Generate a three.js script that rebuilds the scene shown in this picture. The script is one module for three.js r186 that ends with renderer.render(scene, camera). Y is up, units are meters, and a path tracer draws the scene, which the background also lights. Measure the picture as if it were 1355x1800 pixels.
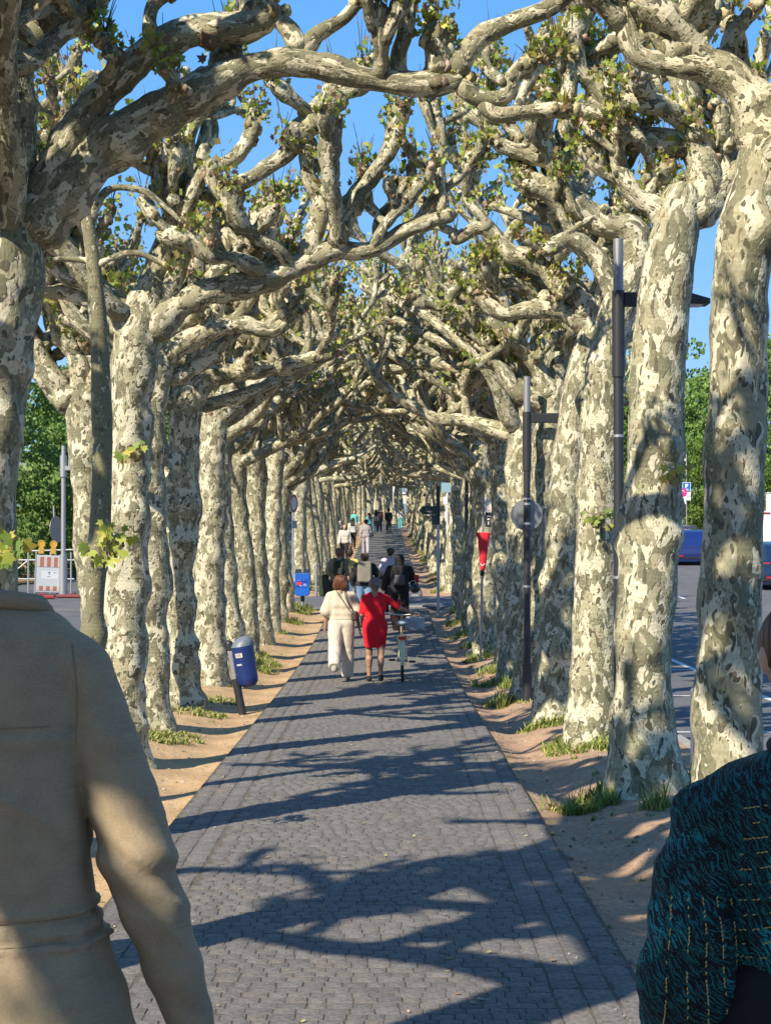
import * as THREE from 'three';
import { mergeGeometries, mergeVertices } from 'three/addons/utils/BufferGeometryUtils.js';
import { ImprovedNoise } from 'three/addons/math/ImprovedNoise.js';
import { RoundedBoxGeometry } from 'three/addons/geometries/RoundedBoxGeometry.js';

// ---------------------------------------------------------------- camera, sky, sun, exposure
const scene = new THREE.Scene();
const FOCAL = 3000, PW = 1355, PH = 1800, CAM_Y = 2.25, PITCH = Math.atan(40 / FOCAL);
const camera = new THREE.PerspectiveCamera(2 * Math.atan(PH / 2 / FOCAL) * 180 / Math.PI, PW / PH, 0.1, 1500);
camera.position.set(0, CAM_Y, 0);
camera.rotation.set(PITCH, 0, 0);

const renderer = new THREE.WebGLRenderer({ antialias: true });
renderer.toneMapping = THREE.LinearToneMapping;
renderer.toneMappingExposure = 1.76;
renderer.shadowMap.enabled = true;

const SKY_STOPS = [[-90, 0.10, 0.10, 0.09], [-2, 0.16, 0.18, 0.19], [0, 0.32, 0.46, 0.64], [4, 0.23, 0.41, 0.66], [9, 0.15, 0.335, 0.62], [18, 0.085, 0.26, 0.57], [45, 0.05, 0.165, 0.40], [90, 0.035, 0.12, 0.31]];
function skyTexture() {
  const W = 64, H = 512, d = new Float32Array(W * H * 4);
  for (let j = 0; j < H; j++) {
    const el = (j + 0.5) / H * 180 - 90;
    let k = 0; while (k < SKY_STOPS.length - 2 && SKY_STOPS[k + 1][0] < el) k++;
    const a = SKY_STOPS[k], b = SKY_STOPS[k + 1], t = Math.min(1, Math.max(0, (el - a[0]) / (b[0] - a[0])));
    for (let i = 0; i < W; i++) {
      const o = (j * W + i) * 4;
      for (let c = 0; c < 3; c++) d[o + c] = a[c + 1] + (b[c + 1] - a[c + 1]) * t;
      d[o + 3] = 1;
    }
  }
  const t = new THREE.DataTexture(d, W, H, THREE.RGBAFormat, THREE.FloatType);
  t.mapping = THREE.EquirectangularReflectionMapping; t.magFilter = THREE.LinearFilter; t.minFilter = THREE.LinearFilter; t.needsUpdate = true;
  return t;
}
scene.background = skyTexture();
scene.environment = scene.background;

const SUN_EL = 38 * Math.PI / 180, SUN_AZ = 50 * Math.PI / 180;
const sun = new THREE.DirectionalLight(new THREE.Color().setRGB(1, 0.88, 0.70), 4.6);
sun.position.set(-Math.cos(SUN_EL) * Math.cos(SUN_AZ) * 80, Math.sin(SUN_EL) * 80, Math.cos(SUN_EL) * Math.sin(SUN_AZ) * 80 - 30);
sun.target.position.set(0, 0, -30);
sun.castShadow = true; sun.shadow.mapSize.set(4096, 4096); sun.shadow.radius = 1;
Object.assign(sun.shadow.camera, { left: -60, right: 60, top: 60, bottom: -60, near: 1, far: 260 });
scene.add(sun, sun.target);

// ---------------------------------------------------------------- helpers
const V = (x, y, z) => new THREE.Vector3(x, y, z);
const perlin = new ImprovedNoise(), N3 = (x, y, z) => perlin.noise(x, y, z);
function RNG(seed) { let s = seed >>> 0; return () => { s = (s + 0x6d2b79f5) | 0; let t = Math.imul(s ^ (s >>> 15), 1 | s); t = (t + Math.imul(t ^ (t >>> 7), 61 | t)) ^ t; return ((t ^ (t >>> 14)) >>> 0) / 4294967296; }; }
const lerp = (a, b, t) => a + (b - a) * t, clamp = (x, a = 0, b = 1) => Math.min(b, Math.max(a, x)), sstep = (a, b, x) => { const t = clamp((x - a) / (b - a)); return t * t * (3 - 2 * t); };
const lin = (r, g, b) => new THREE.Color().setRGB(r, g, b);
// a photo pixel and a distance (metres along -z) give a point
function P(px, py, D) {
  const x = (px - PW / 2) / FOCAL, y = (PH / 2 - py) / FOCAL, c = Math.cos(PITCH), s = Math.sin(PITCH);
  const wy = y * c + s, wz = c - y * s;
  return V(x / wz * D, CAM_Y + wy / wz * D, -D);
}
const pxm = (D) => FOCAL / D;
// height of the avenue along its length
const PROFILE = [[-30, 0.85], [-10, 0.55], [0, 0.40], [14, 0.19], [27, 0.0], [37, 0.02], [48, 0.34], [65, 0.78], [83, 1.25], [105, 1.88], [125, 2.45], [150, 3.1], [180, 4.1], [260, 6], [700, 9]];
function g(D) {
  if (D <= PROFILE[0][0]) return PROFILE[0][1];
  let k = 0; while (k < PROFILE.length - 2 && PROFILE[k + 1][0] < D) k++;
  const m = (i) => { const a = PROFILE[Math.max(0, i - 1)], b = PROFILE[Math.min(PROFILE.length - 1, i + 1)]; return (b[1] - a[1]) / (b[0] - a[0]); };
  const a = PROFILE[k], b = PROFILE[k + 1], h = b[0] - a[0], t = clamp((D - a[0]) / h), t2 = t * t, t3 = t2 * t;
  return (2 * t3 - 3 * t2 + 1) * a[1] + (t3 - 2 * t2 + t) * h * m(k) + (-2 * t3 + 3 * t2) * b[1] + (t3 - t2) * h * m(k + 1);
}
const PATH_L = -1.49, PATH_R = 1.10, VERGE_L = -3.5, VERGE_R = 2.95;
function vergeH(x, D) {          // relief of the trodden earth beside the paving
  const e = x < 0 ? PATH_L - x : x - PATH_R;
  if (e < -0.02) return -0.06;
  const n = N3(x * 1.3, D * 1.1, 3.1) * 0.025 + N3(x * 4, D * 4, 7.7) * 0.013 + N3(x * 11, D * 11, 2.2) * 0.005;
  return -0.045 + n * sstep(0, 0.3, e) - (x > 0 ? 0.075 : 0.03) * Math.exp(-(((e - 0.3) / 0.24) ** 2)) * (0.8 + 0.8 * N3(D * 0.7, 1.7, x > 0 ? 2 : 9)) + 0.085 * sstep(0.35, 1.0, e);
}
function groundY(x, D) {
  if (x > PATH_L && x < PATH_R) return g(D);
  if (x >= VERGE_L && x <= VERGE_R) return g(D) + vergeH(x, D);
  return g(D) - 0.10;
}

const taken = new Map();
function numbered(name) { const n = taken.get(name) ?? 0; taken.set(name, n + 1); return n ? name + '_' + String(n).padStart(3, '0') : name; }
function tag(o, label, category, group, kind) {
  if (label) o.userData.label = label; if (category) o.userData.category = category; if (group) o.userData.group = group; if (kind) o.userData.kind = kind; return o;
}
function thing(name, label, category, pos = [0, 0, 0], turn = 0, group) {
  const o = new THREE.Group(); o.name = numbered(name); o.position.set(...pos); o.rotation.y = turn; scene.add(o); return tag(o, label, category, group);
}
function part(name, geo, mat, parent, pos) {
  const m = new THREE.Mesh(geo, mat); m.name = name; m.castShadow = m.receiveShadow = true; if (pos) m.position.set(...pos); parent.add(m); return m;
}
function struct(name, geo, mat) { const m = part(name, geo, mat, scene); m.userData.kind = 'structure'; return m; }
const std = (r, g_, b, rough = 0.8, metal = 0, extra = {}) => new THREE.MeshStandardMaterial({ color: lin(r, g_, b), roughness: rough, metalness: metal, ...extra });

// geometry collector
class Geo {
  constructor() { this.p = []; this.n = []; this.u = []; this.c = []; this.i = []; }
  get count() { return this.p.length / 3; }
  build(smooth = false) {
    const b = new THREE.BufferGeometry();
    b.setAttribute('position', new THREE.Float32BufferAttribute(this.p, 3));
    b.setAttribute('uv', new THREE.Float32BufferAttribute(this.u, 2));
    b.setAttribute('color', new THREE.Float32BufferAttribute(this.c, 3));
    b.setIndex(this.i);
    if (this.n.length === this.p.length) b.setAttribute('normal', new THREE.Float32BufferAttribute(this.n, 3)); else b.computeVertexNormals();
    return b;
  }
}
// merge plain three geometries (position, normal, uv) into one
function merged(list) {
  return mergeGeometries(list.map((q) => { let h = q.index ? q.toNonIndexed() : q.clone(); for (const k of Object.keys(h.attributes)) if (!['position', 'normal', 'uv'].includes(k)) h.deleteAttribute(k); return h; }), false);
}
const moved = (q, x, y, z, rx = 0, ry = 0, rz = 0) => { const h = q.clone(); h.rotateX(rx); h.rotateY(ry); h.rotateZ(rz); h.translate(x, y, z); return h; };
const box = (w, h, d, r = 0.01) => new RoundedBoxGeometry(w, h, d, 2, Math.min(r, w / 2.01, h / 2.01, d / 2.01));
function rod(a, b, r, r2 = r, n = 12) {
  const d = b.clone().sub(a), l = d.length(), q = new THREE.CylinderGeometry(r2, r, l, n, 1);
  q.translate(0, l / 2, 0); q.applyQuaternion(new THREE.Quaternion().setFromUnitVectors(V(0, 1, 0), d.normalize())); q.translate(a.x, a.y, a.z); return q;
}
function pipe(pts, r, seg = 24, n = 8) { return new THREE.TubeGeometry(new THREE.CatmullRomCurve3(pts), seg, r, n, false); }

// ---------------------------------------------------------------- procedural textures
function hash2(x, y, s) { let h = Math.imul(x, 374761393) ^ Math.imul(y, 668265263) ^ Math.imul(s, 2147483647 - 57); h = Math.imul(h ^ (h >>> 13), 1274126177); h ^= h >>> 16; return (h >>> 0) / 4294967296; }
const gradTables = new Map();
function gradTable(per, perY, s) {
  const key = (s * 4099 + per) * 4099 + perY; let t = gradTables.get(key);
  if (!t) { t = new Float32Array(per * perY * 2); for (let y = 0; y < perY; y++) for (let x = 0; x < per; x++) { const a = hash2(x, y, s) * 6.2832; t[(y * per + x) * 2] = Math.cos(a); t[(y * per + x) * 2 + 1] = Math.sin(a); } gradTables.set(key, t); }
  return t;
}
function tileNoise(x, y, per, perY, s) {
  const tb = gradTable(per, perY, s), ix = Math.floor(x), iy = Math.floor(y), fx = x - ix, fy = y - iy, u = fx * fx * fx * (fx * (fx * 6 - 15) + 10), v = fy * fy * fy * (fy * (fy * 6 - 15) + 10);
  const x0 = ((ix % per) + per) % per, x1 = x0 + 1 === per ? 0 : x0 + 1, y0 = (((iy % perY) + perY) % perY) * per, y1 = (((iy + 1) % perY + perY) % perY) * per;
  const a = (y0 + x0) * 2, b = (y0 + x1) * 2, c = (y1 + x0) * 2, d = (y1 + x1) * 2;
  const p = tb[a] * fx + tb[a + 1] * fy, q = tb[b] * (fx - 1) + tb[b + 1] * fy, r = tb[c] * fx + tb[c + 1] * (fy - 1), w = tb[d] * (fx - 1) + tb[d + 1] * (fy - 1);
  return lerp(lerp(p, q, u), lerp(r, w, u), v) * 1.5;
}
function fbm(u, v, f, fy, s, oct) { let a = 1, t = 0; for (let k = 0; k < oct; k++) { t += a * tileNoise(u * f, v * fy, f, fy, s + k); f *= 2; fy *= 2; a *= 0.5; } return t; }
function texture(S, fn) {           // fn(u, v) -> [r, g, b (0..255 sRGB), height 0..1]
  const c = new Uint8Array(S * S * 4), h = new Uint8Array(S * S * 4);
  for (let j = 0; j < S; j++) for (let i = 0; i < S; i++) {
    const o = (j * S + i) * 4, q = fn(i / S, j / S);
    for (let k = 0; k < 3; k++) { c[o + k] = clamp(q[k], 0, 255); h[o + k] = clamp(q[3]) * 255; }
    c[o + 3] = h[o + 3] = 255;
  }
  const mk = (d, srgb) => { const t = new THREE.DataTexture(d, S, S); t.wrapS = t.wrapT = THREE.RepeatWrapping; t.magFilter = THREE.LinearFilter; t.minFilter = THREE.LinearMipmapLinearFilter; t.generateMipmaps = true; if (srgb) t.colorSpace = THREE.SRGBColorSpace; t.needsUpdate = true; return t; };
  return { map: mk(c, true), bumpMap: mk(h, false) };
}
const mix3 = (a, b, t) => [lerp(a[0], b[0], t), lerp(a[1], b[1], t), lerp(a[2], b[2], t)];
// ---------------------------------------------------------------- the setting: earth, paving, roads
function groundTexture(S, base, alt, dark, light, sd, grit) {
  return texture(S, (u, v) => {
    const a = fbm(u, v, 4, 4, sd, 5), b = fbm(u, v, 24, 24, sd + 9, 3), f = hash2(Math.floor(u * S), Math.floor(v * S), sd), st = fbm(u, v, 70, 70, sd + 20, 2);
    let c = mix3(base, alt, clamp(0.5 + a * 0.8 + b * 0.25));
    if (st > 0.62) c = mix3(c, light, 0.75 * sstep(0.62, 0.72, st));
    if (st < -0.62) c = mix3(c, dark, 0.7 * sstep(0.62, 0.74, -st));
    const k = 1 + (f - 0.5) * grit + b * 0.08;
    return [c[0] * k, c[1] * k, c[2] * k, 0.45 + a * 0.12 + b * 0.16 + (st > 0.6 ? 0.25 : 0) + (f - 0.5) * 0.12];
  });
}
function groundMat(tex, size, bump, rough = 0.95) {
  const t = { map: tex.map.clone(), bumpMap: tex.bumpMap.clone() };
  for (const k in t) { t[k].repeat.set(1 / size, 1 / size); t[k].needsUpdate = true; }
  return new THREE.MeshStandardMaterial({ ...t, bumpScale: bump, roughness: rough });
}
const T_SAND = groundTexture(1024, [190, 160, 120], [170, 141, 104], [120, 98, 70], [226, 200, 160], 11, 0.16);
const T_GRAVEL = groundTexture(1024, [178, 148, 120], [158, 130, 105], [98, 82, 68], [222, 205, 182], 37, 0.26);
const T_ASPHALT = groundTexture(1024, [98, 99, 102], [88, 89, 92], [60, 61, 64], [128, 128, 130], 71, 0.22);
const T_JOINT = groundTexture(512, [96, 90, 80], [82, 77, 70], [56, 54, 50], [150, 136, 108], 93, 0.3);
const M_SAND = groundMat(T_SAND, 2.3, 0.02), M_GRAVEL = groundMat(T_GRAVEL, 1.9, 0.025), M_ASPHALT = groundMat(T_ASPHALT, 2.6, 0.008, 0.9), M_JOINT = groundMat(T_JOINT, 0.8, 0.012);
const M_EARTH = groundMat(T_SAND, 5, 0.03); M_EARTH.color.setRGB(0.62, 0.62, 0.5);
function strip(x0, x1, nx, Ds, hf) {
  const q = new Geo();
  for (const D of Ds) for (let i = 0; i <= nx; i++) { const x = lerp(x0, x1, i / nx); q.p.push(x, hf(x, D), -D); q.u.push(x, D); q.c.push(1, 1, 1); }
  for (let j = 0; j < Ds.length - 1; j++) for (let i = 0; i < nx; i++) { const a = j * (nx + 1) + i, b = a + nx + 1; q.i.push(a, a + 1, b, a + 1, b + 1, b); }
  return q.build();
}
function steps(a, b, d0, grow) { const r = [a]; let d = d0; while (r[r.length - 1] < b) { r.push(Math.min(b, r[r.length - 1] + d)); d *= grow; } return r; }
const CROSS_A = 46.6, CROSS_B = 51.2, PAVED_TO = 46.3, FAR_END = 190;
struct('ground', strip(-420, 420, 60, steps(-40, 760, 2, 1.03), (x, D) => g(D) - 0.3), M_EARTH);
const vergeY = (x, D) => g(D) + vergeH(x, D) - 0.14 * sstep(CROSS_A + 0.15, CROSS_A + 0.5, D) * (1 - sstep(CROSS_B - 0.5, CROSS_B - 0.15, D));
const vergeDs = [...steps(-12, 5, 0.5, 1), ...steps(5.1, 34, 0.09, 1.006).slice(0), ...steps(34.4, FAR_END, 0.5, 1.015)].filter((d, i, a) => !i || d > a[i - 1]);
struct('sandy_verge', strip(VERGE_L, PATH_L + 0.1, 34, vergeDs, vergeY), M_SAND);
struct('gravel_verge', strip(PATH_R - 0.1, VERGE_R, 34, vergeDs, vergeY), M_GRAVEL);
struct('car_road', strip(VERGE_R + 0.16, 16.5, 10, steps(-12, FAR_END + 60, 1, 1.01), (x, D) => g(D) - 0.10), M_ASPHALT);
struct('side_road', strip(-12.5, VERGE_L - 0.16, 10, steps(-12, FAR_END + 60, 1, 1.01), (x, D) => g(D) - 0.10), M_ASPHALT);
struct('side_street_crossing', strip(-13, 17, 30, [CROSS_A - 0.03, ...steps(CROSS_A, CROSS_B, 0.4, 1)], (x, D) => g(D) - (D < CROSS_A ? 0.3 : 0) - 0.012 - 0.08 * sstep(2.6, 4, Math.abs(x))), M_ASPHALT);
// kerbs: separate stones along both roads
{
  const M_KERB = std(0.30, 0.29, 0.27, 0.9), M_KERB2 = std(0.25, 0.245, 0.235, 0.9);
  const kg = box(0.15, 0.26, 0.97, 0.02);
  for (const [nm, x] of [['kerb_by_car_road', VERGE_R + 0.075], ['kerb_by_side_road', VERGE_L - 0.075]]) {
    const k = new THREE.Group(); k.name = nm; k.userData.kind = 'structure'; scene.add(k);
    for (let D = 5; D < 110; D += 1) {
      if (D > CROSS_A - 1 && D < CROSS_B + 0.5) continue;
      const m = part('kerb_stone', kg, D % 3 ? M_KERB : M_KERB2, k, [x, g(D + 0.5) - 0.10, -(D + 0.5)]);
      m.rotation.x = Math.atan(g(D + 1) - g(D));
    }
  }
  // low edging stones where the paving meets the side street
  for (const D of [CROSS_A - 0.08, CROSS_B + 0.08]) {
    const k = new THREE.Group(); k.name = numbered('street_edging'); k.userData.kind = 'structure'; scene.add(k);
    for (let x = PATH_L + 0.2; x < PATH_R; x += 0.5) part('edging_stone', box(0.49, 0.2, 0.14, 0.012), M_KERB, k, [x + 0.05, g(D) - 0.075, -D]);
  }
}
// painted lines on the car road
{
  const M_LINE = std(0.62, 0.62, 0.60, 0.7);
  const line = (x0, x1, D0, D1) => strip(x0, x1, 1, steps(D0, D1, 1, 1), (x, D) => g(D) - 0.10 + 0.006);
  struct('edge_line', line(5.35, 5.47, 4, 160), M_LINE);
  for (let D = 8; D < 120; D += 6) struct(numbered('lane_dash'), line(8.9, 9.02, D, D + 3), M_LINE);
  for (let D = 9; D < 60; D += 5.2) struct(numbered('parking_bay_line'), line(3.15, 5.35, D, D + 0.12), M_LINE);
}
// the paved footway: bedding, then setts
{
  const path = new THREE.Group(); path.name = 'footpath'; path.userData.kind = 'structure'; scene.add(path);
  part('bedding', strip(PATH_L - 0.02, PATH_R + 0.02, 12, steps(-12, PAVED_TO, 0.4, 1), (x, D) => g(D) - 0.0045), M_JOINT, path);
  // beyond the crossing the setts are too small to tell apart
  const farTex = texture(512, (u, v) => {
    const row = Math.floor(v * 20), off = hash2(row, 3, 5), c = (u * 18 + off) , col = Math.floor(c), fu = c - col, fv = v * 20 - row, t = hash2(((col % 18) + 18) % 18, row, 8), e = Math.min(fu, 1 - fu, fv, 1 - fv), k = 0.86 + 0.28 * t + 0.1 * (hash2(Math.floor(u * 512), Math.floor(v * 512), 2) - 0.5), j = e < 0.09 ? 0.72 : 1;
    return [106 * k * j, 105 * k * j, 104 * k * j, e < 0.09 ? 0.2 : 0.6 + 0.3 * t];
  });
  part('far_paving', strip(PATH_L, PATH_R, 8, steps(CROSS_B + 0.1, FAR_END, 0.6, 1.01), (x, D) => g(D) - 0.004), groundMat(farTex, 2, 0.008, 0.85), path);

  // sett shapes: chamfered, slightly irregular blocks, unit size, top at y = 0
  const r = RNG(5);
  function settGeo() {
    const q = new Geo(), cr = [[-0.5, -0.5], [0.5, -0.5], [0.5, 0.5], [-0.5, 0.5]].map(([x, z]) => [x + (r() - 0.5) * 0.07, z + (r() - 0.5) * 0.07]);
    const lo = cr.map(([x, z]) => [x, -1, z]), mid = cr.map(([x, z]) => [x, -0.16 - r() * 0.08, z]), top = cr.map(([x, z]) => [x * 0.94, (r() - 0.5) * 0.05, z * 0.94]), ctr = [[0, 0.05 + r() * 0.05, 0]];
    const tri = (a, b, c) => { for (const k of [a, b, c]) { q.i.push(q.count); q.p.push(...k); q.u.push(k[0], k[2]); q.c.push(1, 1, 1); } };
    for (let k = 0; k < 4; k++) { const m = (k + 1) % 4; tri(ctr[0], top[m], top[k]); tri(top[k], top[m], mid[m]); tri(top[k], mid[m], mid[k]); tri(mid[k], mid[m], lo[m]); tri(mid[k], lo[m], lo[k]); }
    return q.build();
  }
  const shapes = Array.from({ length: 7 }, settGeo);
  const T_STONE = texture(256, (u, v) => { const a = fbm(u, v, 4, 4, 3, 4), f = hash2(Math.floor(u * 256), Math.floor(v * 256), 4); const k = 1 + a * 0.14 + (f - 0.5) * 0.16; return [124 * k, 125 * k, 127 * k, 0.5 + a * 0.3 + (f - 0.5) * 0.2]; });
  const tones = [[0.9, 0.9, 0.92], [1, 1, 1], [0.82, 0.82, 0.83], [1.1, 1.09, 1.06], [0.95, 0.95, 0.96], [1.04, 1.0, 0.95]];
  const mats = tones.map(([a, b, c]) => new THREE.MeshStandardMaterial({ map: T_STONE.map, bumpMap: T_STONE.bumpMap, bumpScale: 0.004, roughness: 0.82, color: lin(a * 0.78, b * 0.725, c * 0.655) }));
  const inst = shapes.map(() => ({ m: [], c: [] }));
  let single = 0;
  const put = (x, D, w, l) => {
    const y = g(D) - 0.002 + (r() - 0.5) * 0.0035, k = Math.floor(r() * shapes.length), tone = Math.floor(r() * tones.length), far = D > 14 ? 1 : 0;
    const o = new THREE.Object3D(); o.position.set(x, y, -D); o.rotation.set((r() - 0.5) * 0.02 + Math.atan(g(D + 0.1) - g(D - 0.1)) / 2, (r() - 0.5) * 0.06 + (r() < 0.5 ? Math.PI : 0), (r() - 0.5) * 0.02); o.scale.set(w, 0.05, l);
    if (D > 6.75 && single < 300 && x > -0.95 + (D - 6.7) * 0.0) {
      const m = part('sett', shapes[k], mats[tone], path); m.position.copy(o.position); m.rotation.copy(o.rotation); m.scale.copy(o.scale); single++;
    } else { o.updateMatrix(); inst[k].m.push(o.matrix.clone()); inst[k].c.push(tones[tone]); }
  };
  const band = 3 * 0.128;
  for (let D = 3.5; D < PAVED_TO; D += 0.0885) {
    let x = PATH_L + band + r() * 0.05;
    while (x < PATH_R - band - 0.04) { const w = Math.min(0.07 + r() * 0.055, PATH_R - band - x); if (w < 0.04) break; put(x + w / 2, D + (r() - 0.5) * 0.01, w - 0.003, 0.085 + r() * 0.003); x += w; }
  }
  for (const s of [-1, 1]) for (let k = 0; k < 3; k++) for (let D = 3.5 + r() * 0.1; D < PAVED_TO;) {
    const l = 0.11 + r() * 0.08, x = s < 0 ? PATH_L + 0.128 * (k + 0.5) : PATH_R - 0.128 * (k + 0.5);
    put(x + (r() - 0.5) * 0.006 + (k === 0 ? s * (r() - 0.3) * 0.02 : 0), D + l / 2, 0.124, l - 0.005); D += l;
  }
  inst.forEach((it, k) => {
    const im = new THREE.InstancedMesh(shapes[k], new THREE.MeshStandardMaterial({ map: T_STONE.map, bumpMap: T_STONE.bumpMap, bumpScale: 0.004, roughness: 0.82, color: lin(0.78, 0.725, 0.655) }), it.m.length);
    it.m.forEach((m, i) => { im.setMatrixAt(i, m); im.setColorAt(i, lin(...it.c[i])); });
    im.name = 'paving_setts'; im.userData.kind = 'stuff'; im.castShadow = im.receiveShadow = true; path.add(im);
  });
}
// ---------------------------------------------------------------- plane trees
function barkTexture(S, sd, { olive, pale, dark, dots }) {   // a tile of flaking plane bark, 1.45 m on a side
  const MID = [151, 147, 120], OLIVE = [121, 119, 94], PALE = [201, 196, 170], PALE2 = [174, 170, 141], DARK = [93, 91, 72], BROWN = [120, 100, 76];
  return texture(S, (u, v) => {
    const wx = fbm(u, v, 10, 8, sd + 1, 3) * 0.020, wy = fbm(u, v, 10, 8, sd + 5, 3) * 0.024, a = u + wx, b = v + wy;
    const n1 = fbm(a, b, 8, 5, sd + 10, 3), n2 = fbm(a, b, 11, 7, sd + 20, 3), n3 = fbm(a, b, 20, 13, sd + 30, 2), n4 = fbm(a, b, 38, 24, sd + 40, 2), big = fbm(u, v, 3, 2, sd + 50, 2);
    const e = (n, t, w = 0.035) => clamp((n - t) / w);
    let c = mix3(MID, PALE2, clamp(0.3 + big * 0.7)), h = 0.5, k;
    k = e(n1 + big * 0.35, olive); c = mix3(c, OLIVE, k); h = lerp(h, 0.72, k);
    k = e(n2 - big * 0.2, pale); c = mix3(c, PALE, k); h = lerp(h, 0.25, k);
    k = e(n3 + big * 0.15, dark); c = mix3(c, DARK, k); h = lerp(h, 0.85, k);
    k = e(n4, dots); c = mix3(c, n3 > 0 ? PALE : DARK, k); h = lerp(h, n3 > 0 ? 0.2 : 0.8, k);
    k = e(-n4 - n1 * 0.4, dots + 0.18); c = mix3(c, BROWN, k * 0.8);
    const sp = fbm(u, v, 80, 64, sd + 80, 2), zone = clamp(fbm(u, v, 5, 4, sd + 90, 2) * 3); if (sp > 0.3) c = mix3(c, n1 > 0 ? PALE2 : OLIVE, zone * clamp((sp - 0.3) / 0.08) * 0.8);
    const f = hash2(Math.floor(u * S), Math.floor(v * S), sd), gr = fbm(u, v, 90, 60, sd + 60, 2), st = fbm(u, v, 6, 60, sd + 70, 2), m = 1 + (f - 0.5) * 0.07 + gr * 0.08 + st * 0.05;
    return [c[0] * m, c[1] * m, c[2] * m, h * 0.8 + 0.08 + gr * 0.09 + st * 0.10];
  });
}
const barkMat = (t) => new THREE.MeshStandardMaterial({ map: t.map, bumpMap: t.bumpMap, bumpScale: 0.011, roughness: 0.88, vertexColors: true });
const BARKS = [
  barkMat(barkTexture(768, 100, { olive: 0.04, pale: 0.17, dark: 0.44, dots: 0.58 })),
  barkMat(barkTexture(768, 300, { olive: 0.12, pale: 0.06, dark: 0.42, dots: 0.56 })),
  barkMat(barkTexture(768, 500, { olive: -0.08, pale: 0.27, dark: 0.48, dots: 0.6 })),
  barkMat(barkTexture(512, 700, { olive: -0.5, pale: 0.52, dark: 0.6, dots: 0.75 })),
];
const M_LEAF = new THREE.MeshPhysicalMaterial({ vertexColors: true, roughness: 0.75, transmission: 0.35, thickness: 0, side: THREE.DoubleSide });
const M_TWIG = std(0.17, 0.13, 0.09, 0.9, 0, { vertexColors: false });

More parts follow.
